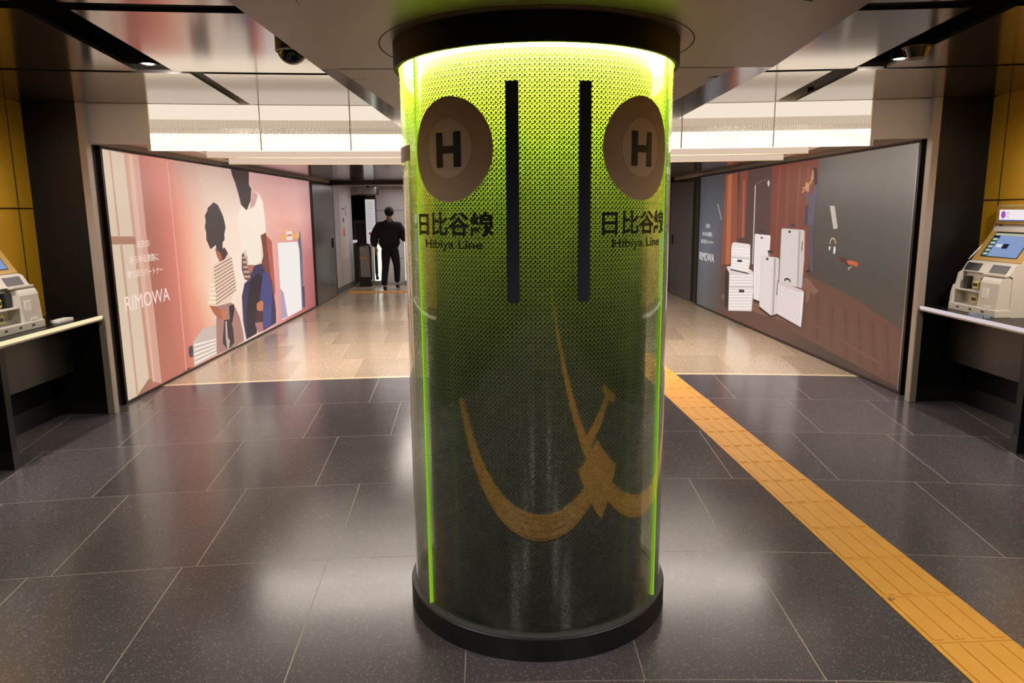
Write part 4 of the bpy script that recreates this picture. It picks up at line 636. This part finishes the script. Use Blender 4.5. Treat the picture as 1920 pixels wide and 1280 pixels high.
def dome_camera(x, y, z):
    root = thing('dome_camera', 'black dome security camera with a white rim on the ceiling left of the column', 'camera', (x, y, z))
    b = MB(); b.lathe([(.0001, 0), (.082, 0), (.082, -.03), (.074, -.036), (.0001, -.036)], 40); b.build('mount', M['dark'], root)
    b = MB(); b.lathe([(.072*math.cos(a), -.036-.066*math.sin(a)) for a in [i*PI/16 for i in range(8)]]+[(.0001, -.102)], 40, closed=False); b.build('dome', pbr('smoked_dome_plastic', (8, 9, 9), .06, 0, .6), root)
    b = MB(); b.lathe([(.080, -.028), (.084, -.036), (.078, -.044), (.072, -.037)], 40); tag(b.build('rim', M['white'], root), 'white rim')
dome_camera(-1.185, 3.93, 2.45)
def cage_fixture(x, y, z):
    root = thing('ceiling_sensor', 'small open frame fixture with tan edges hanging in the right ceiling slot', 'ceiling fixture', (x, y, z))
    tan = pbr('tan_edge_metal', (176, 142, 116), .4, .3)
    b = MB(); R0, R1, h = .050, .074, .055
    ring = lambda R, z: [(R*math.cos(2*PI*i/16), R*math.sin(2*PI*i/16), z) for i in range(17)]
    b.tube(ring(R0, -h), .0028, 6); b.tube(ring(R1, 0), .0028, 6)
    for i in range(6): a = 2*PI*i/6+.3; b.tube([(R0*math.cos(a), R0*math.sin(a), -h), (R1*math.cos(a), R1*math.sin(a), 0)], .0024, 6)
    b.build('cage', tan, root)
    b = MB(); b.lathe([(.0001, -h+.004), (R0-.008, -h+.004), (R1-.01, -.002), (.0001, -.002)], 24); b.build('body', M['dark'], root)
cage_fixture(2.14, 4.10, 2.455)

# ------------------------------------------------------------------ ticket counters and machines
def counter(side):
    s = -1 if side == 'left' else 1
    root = thing('ticket_counter', 'black ticket counter with a %s sheen painted as glow on its front edge in the %s alcove' % (('yellow-white', 'left') if s < 0 else ('violet-white', 'right')), 'counter', (s*3.3, 5.2, 0))
    def bx(x0, x1, y0, y1, z0, z1, name, m, bev=None):
        b = MB(); X0, X1 = s*(x0-3.3), s*(x1-3.3)
        (b.bbox(min(X0, X1), max(X0, X1), y0-5.2, y1-5.2, z0, z1, bev) if bev else b.box(X0, X1, y0-5.2, y1-5.2, z0, z1))
        return b.build(name, m, root)
    bx(3.31, 3.755, 3.0, 5.835, .785, .815, 'worktop', M['black'])
    bx(3.288, 3.310, 3.0, 5.79, .790, .816, 'edge_painted_sheen', M['edgecounter'] if s < 0 else M['edgeviolet'], .006)  # downlight sheen on the steel nosing, painted as a glowing strip
    bx(3.292, 3.310, 3.0, 5.79, .778, .7895, 'edge_rail', M['steel'])
    bx(3.58, 3.60, 4.56, 5.835, .36, .784, 'front_panel', M['apron'])
    bx(3.715, 3.755, 4.56, 5.835, .0, .15, 'kick_board', M['black_satin'])
    bx(3.255, 3.755, 4.50, 4.555, .0, .784, 'end_support', M['black'])
    bx(3.249, 3.755, 4.495, 4.56, .0, .12, 'support_foot', M['black_satin'])
counter('left'); counter('right')

def machine():
    """local x to the user's right, y into the wall, z up from the counter"""
    root = thing('ticket_machine', 'cream ticket machine with a lit blue touch screen on the right counter', 'ticket machine', (0, 0, 0))
    scr = glow('touch_screen_blue', (136, 158, 200), .95); btn = glow('touch_screen_button', (176, 200, 178), .9); navy = glow('touch_screen_dark', (30, 40, 62), .8)
    sw = lambda x, y, z: (y, x, z)   # prism helper: profile in (y,z), extruded along x
    # body: side profile
    b = MB()
    prof = [(.0, .0), (.33, .0), (.33, .80), (.315, .80), (.305, .66), (.27, .60), (.135, .385), (.10, .37), (.06, .30), (.085, .285), (.085, .03), (.0, .03)]
    b.prism(prof, -.27, .27, 0, lambda x, y, z: (y, x, z)); b.build('body', M['cream'], root)
    b = MB(); b.bbox(-.272, .272, -.02, .10, 0, .055, .006); b.build('base_tray', M['cream'], root)
    for x in (-.17, -.02, .12): b = MB(); b.box(x, x+.03, -.0212, -.0198, .022, .036); b.build('latch', M['dark'], root)
    # left bay wall with stepped top
    b = MB(); b.prism([(-.015, .05), (.09, .05), (.09, .30), (.06, .30), (.035, .285), (.02, .20), (.0, .185), (-.012, .12)], -.272, -.25, 0, sw); b.build('side_cheek', M['cream'], root)
    # ledge of the bay
    b = MB(); b.bbox(-.25, .05, .01, .09, .155, .165, .003); b.build('bay_shelf', M['cream'], root)
    yl = pbr('yellow_slot_rim', (206, 186, 110), .5)
    for z in (.205, .095):
        b = MB(); b.bbox(-.12, -.05, .055, .087, z-.026, z+.026, .004); q = b.build('ticket_slot', yl, root)
        b = MB(); b.box(-.11, -.06, .052, .056, z-.012, z+.012); b.build('slot_mouth', M['dark'], q)
    b = MB(); b.bbox(-.215, -.165, .045, .088, .17, .265, .004); b.build('coin_inlet', M['dark'], root)
    b = MB(); b.bbox(-.02, .045, .05, .088, .17, .265, .004); b.build('note_inlet', M['dark'], root)
    # rounded block on the right
    b = MB(); b.prism([(-.012, .05), (.09, .05), (.09, .285), (.04, .285), (.022, .278), (.010, .262), (.002, .24)], .055, .262, 0, sw); q = b.build('coin_return_block', M['cream'], root)
    b = MB(); b.box(.09, .16, -.0075, -.001, .13, .20); tag(b.build('notice_label', M['white'], root), 'white square label')
    b = MB(); b.box(.13, .20, -.014, -.010, .062, .078); b.build('badge', M['white'], root)
    # control strip with two dark windows
    for x0, x1 in ((-.25, -.08), (.04, .22)):
        b = MB(); y0, z0, y1, z1 = .065, .308, .097, .364
        b.hexa([(x0, y0-.003, z0+.002), (x1, y0-.003, z0+.002), (x1, y0+.004, z0), (x0, y0+.004, z0), (x0, y1-.003, z1+.002), (x1, y1-.003, z1+.002), (x1, y1+.004, z1), (x0, y1+.004, z1)])
        b.build('control_window', M['dark'], root)
    b = MB(); b.bbox(.03, .262, .025, .075, .288, .304, .004); b.build('ledge', M['cream'], root)
    # tan bezel and screen on the slope
    def slope(t, o=0): return (.135+(.27-.135)*t-.0*o, .385+(.60-.385)*t)
    nx = Vector((0, -(.215), .135)).normalized()
    def quad(x0, x1, t0, t1, k, th, name, m, par):
        y0, z0 = slope(t0); y1, z1 = slope(t1); a = nx*k; c = nx*(k+th)
        pts = [(x0, y0+a.y, z0+a.z), (x1, y0+a.y, z0+a.z), (x1, y1+a.y, z1+a.z), (x0, y1+a.y, z1+a.z), (x0, y0+c.y, z0+c.z), (x1, y0+c.y, z0+c.z), (x1, y1+c.y, z1+c.z), (x0, y1+c.y, z1+c.z)]
        b = MB(); b.hexa(pts); return b.build(name, m, par)
    tanm = pbr('tan_bezel', (176, 140, 72), .4)
    bz = quad(-.268, .268, .0, 1.0, .0, .006, 'bezel', tanm, root)
    q = quad(-.20, .20, .12, .98, .006, .002, 'screen_border', M['dark'], root)
    q2 = quad(-.19, .19, .15, .93, .008, .001, 'screen', scr, root)
    quad(-.19, .19, .86, .92, .0092, .0004, 'screen_title', glow('screen_title', (200, 196, 150), .9), q2)
    quad(-.19, -.125, .15, .85, .0092, .0004, 'screen_menu', navy, q2)
    for i in range(5): quad(-.183, -.132, .18+i*.125, .26+i*.125, .0098, .0004, 'screen_button', btn, q2)
    quad(-.03, .03, .42, .58, .0092, .0004, 'screen_picture', navy, q2)
    quad(-.10, -.04, .46, .56, .0092, .0004, 'screen_icon', glow('screen_icon', (226, 226, 232), .9), q2)
    # lit header
    b = MB(); b.bbox(-.268, .268, .285, .32, .655, .795, .006); b.build('header', tanm, root)
    b = MB(); b.box(-.225, .268, .281, .286, .69, .765); h = b.build('header_sign', glow('header_sign_white', (248, 236, 240), .95), root)
    b = MB(); b.box(-.225, .268, .2805, .2812, .683, .690); b.build('sign_line', glow('sign_blue', (90, 116, 190), .9), h)
    V, Fc = text_mesh('●', width=.05, height=.055)
    n = 24; b = MB(); b.add([(-.180+.026*math.cos(2*PI*i/n), .2806, .728+.028*math.sin(2*PI*i/n)) for i in range(n)], [tuple(range(n))]); b.build('sign_emblem', glow('emblem_violet', (168, 84, 190), .9), h)
    b = MB()
    for k in range(3): b.box(-.145, -.115-.006*(k % 2), .2802, .2808, .742-k*.016, .747-k*.016)
    b.build('sign_lettering', glow('sign_grey', (180, 170, 186), .8), h)
    b = MB(); b.box(-.235, -.200, .295, .303, .62, .65); b.build('sensor', M['dark'], root)
    # slim handrail wire at the left of the screen
    b = MB(); b.tube([(-.276, .30, .70), (-.278, .285, .60), (-.278, .20, .49), (-.278, .11, .385)], .006, 8); b.build('side_rail', M['steel'], root)
    return root
mach = machine(); mach.location = (3.435, 5.35, .8155); mach.rotation_euler = (0, 0, -PI/2)
m2 = copy_tree(mach); m2.location = (-3.435, 4.99, .8155); m2.rotation_euler = (0, 0, PI/2)
m2['label'] = 'cream ticket machine cut by the left edge of the photo, on the left counter'
# small things on the counters
b = MB(); b.bbox(-.035, .035, -.09, .09, 0, .022, .003); o = b.build('leaflet_box', M['white']); o.location = (-3.42, 5.47, .8155); tag(o, 'small white box lying on the left counter near its far end', 'box')
root = thing('coin_tray', 'small clear blue-grey tray on the front of the right counter', 'tray', (3.345, 5.14, .8155))
tm = pbr('blue_grey_plastic', (126, 142, 160), .2, 0, .6)
b = MB(); b.bbox(-.028, .028, -.085, .085, 0, .004, .0015); b.build('bottom', tm, root)
b = MB()
for x in (-.028, .024): b.box(x, x+.004, -.085, .085, .003, .018)
for y in (-.085, .081): b.box(-.028, .028, y, y+.004, .003, .018)
b.build('rim', tm, root)

# ------------------------------------------------------------------ far concourse
def escalator():
    root = thing('escalator', 'escalator landing with lit white side panels and black handrails in front of the walking person', 'escalator', (-2.5, 16.4, 0))
    for x, m, nm in ((-2.80, M['skirt'], 'lit_side_panel'), (-2.12, M['skirt'], 'lit_side_panel')):
        X = x+2.5
        b = MB(); b.bbox(X-.06, X+.06, -.1, .35, .10, .92 if x < -2.5 else 1.02, .02); b.build(nm, m, root)
        b = MB(); b.bbox(X-.07, X+.07, -.12, .38, 0, .10, .01); b.build('skirt', M['steel'], root)
        zt = .955 if x < -2.5 else 1.055
        b = MB(); b.tube([(X, .45, zt), (X, -.05, zt), (X, -.13, zt-.05), (X, -.17, zt-.15), (X, -.17, .28), (X, -.12, .16), (X, .05, .12)], .035, 10); b.build('handrail', M['dark'], root)
    b = MB(); b.box(-.23, .31, -.15, .38, 0, .012); b.build('comb_plate', M['steel'], root)
    b = MB()
    for i in range(10): b.box(-.2+i*.05, -.19+i*.05, .0, .36, .012, .018)
    b.build('comb_teeth', M['dark'], root)
escalator()
def far_things():
    # stainless cabinet at the left opening
    root = thing('equipment_cabinet', 'narrow dark equipment cabinet with a pale top at the end of the left white wall', 'cabinet', (-3.44, 16.62, 0))
    b = MB(); b.bbox(-.14, .12, -.2, .2, 0, .94, .01); b.build('body', M['frame'], root)
    b = MB(); b.bbox(-.15, .13, -.21, .21, .94, .99, .01); tag(b.build('top', M['skirtdim'], root), 'pale lit top')
    b = MB(); b.bbox(-.07, .07, -.208, -.198, .12, .86, .004); b.build('door', M['dark'], root)
    root = thing('locker_cabinet', 'tall dark box standing inside the black doorway', 'cabinet', (-3.30, 17.35, 0))
    b = MB(); b.bbox(-.16, .16, -.12, .12, 0, 1.43, .008); b.build('body', pbr('dark_brown_box', (60, 52, 50), .4, 0, .4), root)
    b = MB(); b.bbox(-.12, .12, -.126, -.118, .1, 1.36, .004); b.build('door', M['frame'], root)
    # bright notice board
    root = thing('notice_board', 'tall pale lit notice board beside the black doorway', 'notice board', (-3.01, 16.97, 0))
    b = MB(); b.bbox(-.11, .11, -.02, .02, .90, 1.90, .006); b.build('panel', M['skirtdim'], root)
    b = MB(); b.box(-.11, .13, -.026, .02, 1.90, 1.99); b.build('header', M['frame'], root)
    b = MB(); b.box(.111, .14, -.024, .02, .90, 1.90); b.build('edge', pbr('blue_grey_edge', (80, 92, 120), .4), root)
    b = MB()
    for i in range(14): b.box(-.08, .07-.01*(i % 3), -.0225, -.0195, 1.82-i*.045, 1.827-i*.045)
    b.build('print_lines', pbr('grey_print', (150, 140, 150), .6), root)
    b = MB(); b.box(-.05, .07, -.0228, -.0195, 1.10, 1.16); tag(b.build('red_mark', pbr('red_print', (190, 90, 100), .6), root), 'red mark')
    # hanging sign
    root = thing('hanging_sign', 'grey box sign hanging from the far ceiling above the doorway', 'sign', (-2.96, 16.4, 2.0))
    b = MB(); b.bbox(-.22, .22, -.05, .05, 0, .15, .008); b.build('box', M['steel'], root)
    b = MB(); b.box(.205, .235, -.055, .055, -.01, .165); b.box(-.22, .22, -.055, .055, -.012, 0.0); b.build('dark_edge', M['frame'], root)
    b = MB(); b.tube([(.02, 0, .18), (.04, -.02, .12), (.09, -.02, .10), (.14, -.02, .12), (.16, 0, .18)], .014, 8); b.build('bracket', M['frame'], root)
    b = MB(); b.box(-.012, .012, -.01, .01, .15, .185); b.build('hanger', M['frame'], root)
    # metal drum shaped machine in front of the doorway
    root = thing('turnstile_cabinet', 'low brushed metal cabinet with a dark foot to the left of the walking person', 'cabinet', (-3.02, 16.15, 0))
    b = MB(); b.bbox(-.11, .11, -.12, .12, .20, .88, .02); b.build('body', M['steel'], root)
    b = MB(); b.bbox(-.115, .115, -.126, -.118, .60, .64, .002); tag(b.build('band', pbr('tan_band', (190, 140, 90), .5), root), 'tan band')
    b = MB(); b.bbox(-.13, .13, -.14, .14, 0, .20, .02); b.build('foot', M['dark'], root)
    b = MB(); b.tube([(-.13, -.12, .15), (-.13, -.12, .86), (-.08, -.12, .92), (.08, -.12, .92), (.13, -.12, .86), (.13, -.12, .15)], .022, 8); b.build('guard_rail', M['dark'], root)
    # wall notice on the left white wall
    o = None
    root = thing('wall_notice', 'pale wall notice with faint coloured marks on the far left white wall', 'notice', (-3.309, 15.3, 1.4))
    b = MB(); b.box(0, .004, -.35, .55, -.75, .60); b.build('sheet', pbr('pale_notice_paper', (190, 180, 178), .5), root)
    b = MB(); b.box(.004, .006, .0, .18, -.28, -.14); b.box(.004, .006, .02, .16, -.12, -.10); tag(b.build('red_print', pbr('faint_red_print', (188, 96, 100), .6), root), 'red marks')
    dp = pbr('dark_print', (74, 66, 72), .6)
    for q in ((.30, .36, .14, .36), (.0, .12, .02, .10), (-.02, .12, .26, .30)): b = MB(); b.box(.004, .006, *q); b.build('dark_print', dp, root)
far_things()

# ------------------------------------------------------------------ the walking person
def skin_figure(name, nodes, edges, mat, parent, root_i=0, levels=2):
    me = bpy.data.meshes.new(name); me.from_pydata([n[:3] for n in nodes], edges, [])
    o = link(name, me); mod = o.modifiers.new('skin', 'SKIN')
    lay = me.skin_vertices[0] if me.skin_vertices else None
    if lay is None:
        bpy.context.view_layer.objects.active = o
    for i, nd in enumerate(nodes):
        v = me.skin_vertices[0].data[i]; rr = nd[3]; v.radius = (rr, nd[4]) if len(nd) > 4 else (rr, rr); v.use_root = (i == root_i)
    mod.use_smooth_shade = True
    s = o.modifiers.new('sub', 'SUBSURF'); s.levels = levels; s.render_levels = levels
    bpy.context.view_layer.update()
    m2 = bpy.data.meshes.new_from_object(o.evaluated_get(bpy.context.evaluated_depsgraph_get()))
    o.modifiers.clear(); o.data = m2; m2.materials.clear(); m2.materials.append(mat)
    for p in m2.polygons: p.use_smooth = True
    o.parent = parent; return o
def person():
    root = thing('person', 'person in dark jacket and trousers seen from behind, walking away with right hand reaching out', 'person', (-2.36, 15.3, 0))
    skin = pbr('skin', (150, 104, 84), .55); cloth = pbr('black_jacket_cloth', (27, 25, 27), .8, 0, .2, .2, 30); trou = pbr('navy_trouser_cloth', (24, 25, 33), .8, 0, .2)
    hair = pbr('black_hair', (20, 17, 16), .6, 0, .3, .3, 80); shoe = pbr('black_shoe_leather', (15, 14, 14), .4)
    # body in skin colour (head, neck, hands and the core under the clothes)
    N = [(0, 0, .92, .05), (0, .0, 1.10, .07), (0, .0, 1.28, .09), (0, .02, 1.42, .055), (.0, .045, 1.50, .052), (.005, .07, 1.575, .072, .080), (.008, .08, 1.645, .068, .078),
         (-.16, .01, 1.33, .06), (-.31, -.02, 1.05, .042), (-.305, .06, .88, .032), (.17, .01, 1.33, .06), (.28, .0, 1.14, .042), (.34, .14, 1.02, .030),
         (-.09, -.01, .84, .05), (-.10, .03, .48, .052), (-.12, -.05, .10, .038), (.09, 0, .84, .05), (.11, .10, .48, .052), (.10, .22, .12, .038)]
    E = [(0, 1), (1, 2), (2, 3), (3, 4), (4, 5), (5, 6), (2, 7), (7, 8), (8, 9), (2, 10), (10, 11), (11, 12), (0, 13), (13, 14), (14, 15), (0, 16), (16, 17), (17, 18)]
    # hands: palm and five fingers each
    def hand(w, d, side):
        nonlocal N, E
        base = len(N); w = Vector(N[w][:3]); d = Vector(d).normalized(); sd = Vector((side, 0, 0)); 
        N.append((*(w+d*.06), .030, .016)); E.append((wi, base))
        for k, ln in enumerate((.060, .070, .066, .052)):
            o = sd*(.024-.016*k); p = w+d*.085+o
            a = len(N); N.append((*p, .009)); E.append((base, a)); N.append((*(p+d*ln*.5+Vector((0, .010, -.006))), .008)); E.append((a, a+1)); N.append((*(p+d*ln*.95+Vector((0, .024, -.016))), .007)); E.append((a+1, a+2))
        a = len(N); p = w+d*.045+sd*.036; N.append((*p, .010)); E.append((base, a)); N.append((*(p+d*.035+sd*.016), .009)); E.append((a, a+1))
    wi = 9; hand(9, (0, .15, -1), 1)
    wi = 12; hand(12, (.35, .7, .1), -1)
    skin_figure('body', N, E, skin, root)
    # jacket
    J = [(0, -.005, .80, .20, .15), (0, -.01, .98, .215, .15), (0, -.01, 1.14, .235, .155), (0, .0, 1.28, .22, .14), (0, .02, 1.385, .12, .09), (0, .035, 1.45, .072, .068),
         (-.20, .0, 1.32, .115), (-.29, -.02, 1.17, .105), (-.325, -.02, 1.02, .092), (-.31, .05, .90, .072), (.20, .0, 1.32, .115), (.27, -.01, 1.18, .105), (.30, .03, 1.08, .088), (.335, .12, 1.03, .066)]
    JE = [(0, 1), (1, 2), (2, 3), (3, 4), (4, 5), (3, 6), (6, 7), (7, 8), (8, 9), (3, 10), (10, 11), (11, 12), (12, 13)]
    skin_figure('jacket', J, JE, cloth, root, 2)
    T = [(0, 0, 1.0, .15, .115), (-.075, -.01, .82, .115), (-.105, .03, .50, .082), (-.125, -.02, .28, .072), (-.135, -.045, .085, .066), (.085, .0, .82, .115), (.125, .09, .52, .082), (.115, .16, .32, .070), (.10, .215, .13, .062)]
    TE = [(0, 1), (1, 2), (2, 3), (3, 4), (0, 5), (5, 6), (6, 7), (7, 8)]
    skin_figure('trousers', T, TE, trou, root)
    for pts in ([(-.125, -.09, .045, .042), (-.125, .0, .045, .046), (-.13, .10, .038, .040), (-.13, .16, .032, .030)], [(.10, .16, .075, .040), (.105, .24, .055, .044), (.11, .33, .040, .038), (.115, .39, .033, .028)]):
        skin_figure('shoe', pts, [(0, 1), (1, 2), (2, 3)], shoe, root, 0)
    vs, fs = [], []; nu, nv = 24, 14; rnd = random.Random(3)
    for j in range(nv+1):
        p = PI*j/nv
        for i in range(nu):
            t = 2*PI*i/nu; k = 1+rnd.uniform(-.03, .035); face = max(0, math.sin(t))**2*(1 if j > 4 else 0)
            vs.append((.006+.096*k*math.sin(p)*math.cos(t), .062+.108*k*math.sin(p)*math.sin(t)*(1-.45*face), 1.622+.108*k*math.cos(p)))
    for j in range(nv):
        for i in range(nu): fs.append((j*nu+i, j*nu+(i+1) % nu, (j+1)*nu+(i+1) % nu, (j+1)*nu+i))
    b = MB(); b.add(vs, fs, 0, True); b.build('hair', hair, root)
    # ears
    for s in (-1, 1):
        b = MB(); b.lathe([(.0001, .006), (.012, .004), (.017, -.002), (.0001, -.004)], 12); e = b.build('ear', skin, root); e.location = (.005+s*.092, .085, 1.59); e.rotation_euler = (0, s*PI/2, 0); e.scale = (1.5, 1, 1)
    # nose and mouth on the side turned away
    b = MB(); b.tube([(.007, .150, 1.625), (.007, .170, 1.590), (.007, .158, 1.582)], [.008, .013, .008], 8); b.tube([(-.02, .148, 1.548), (.007, .156, 1.548), (.034, .148, 1.548)], .006, 6); b.build('face_features', skin, root)
    b = MB()
    for x in (-.026, .040): b.lathe([(.0001, .010), (.009, .006), (.0001, .0)], 10, 0, (x, .142)); 
    for v in range(len(b.v)): b.v[v] = (b.v[v][0], b.v[v][1], b.v[v][2]+1.605)
    b.build('eyes', M['dark'], root)
person()
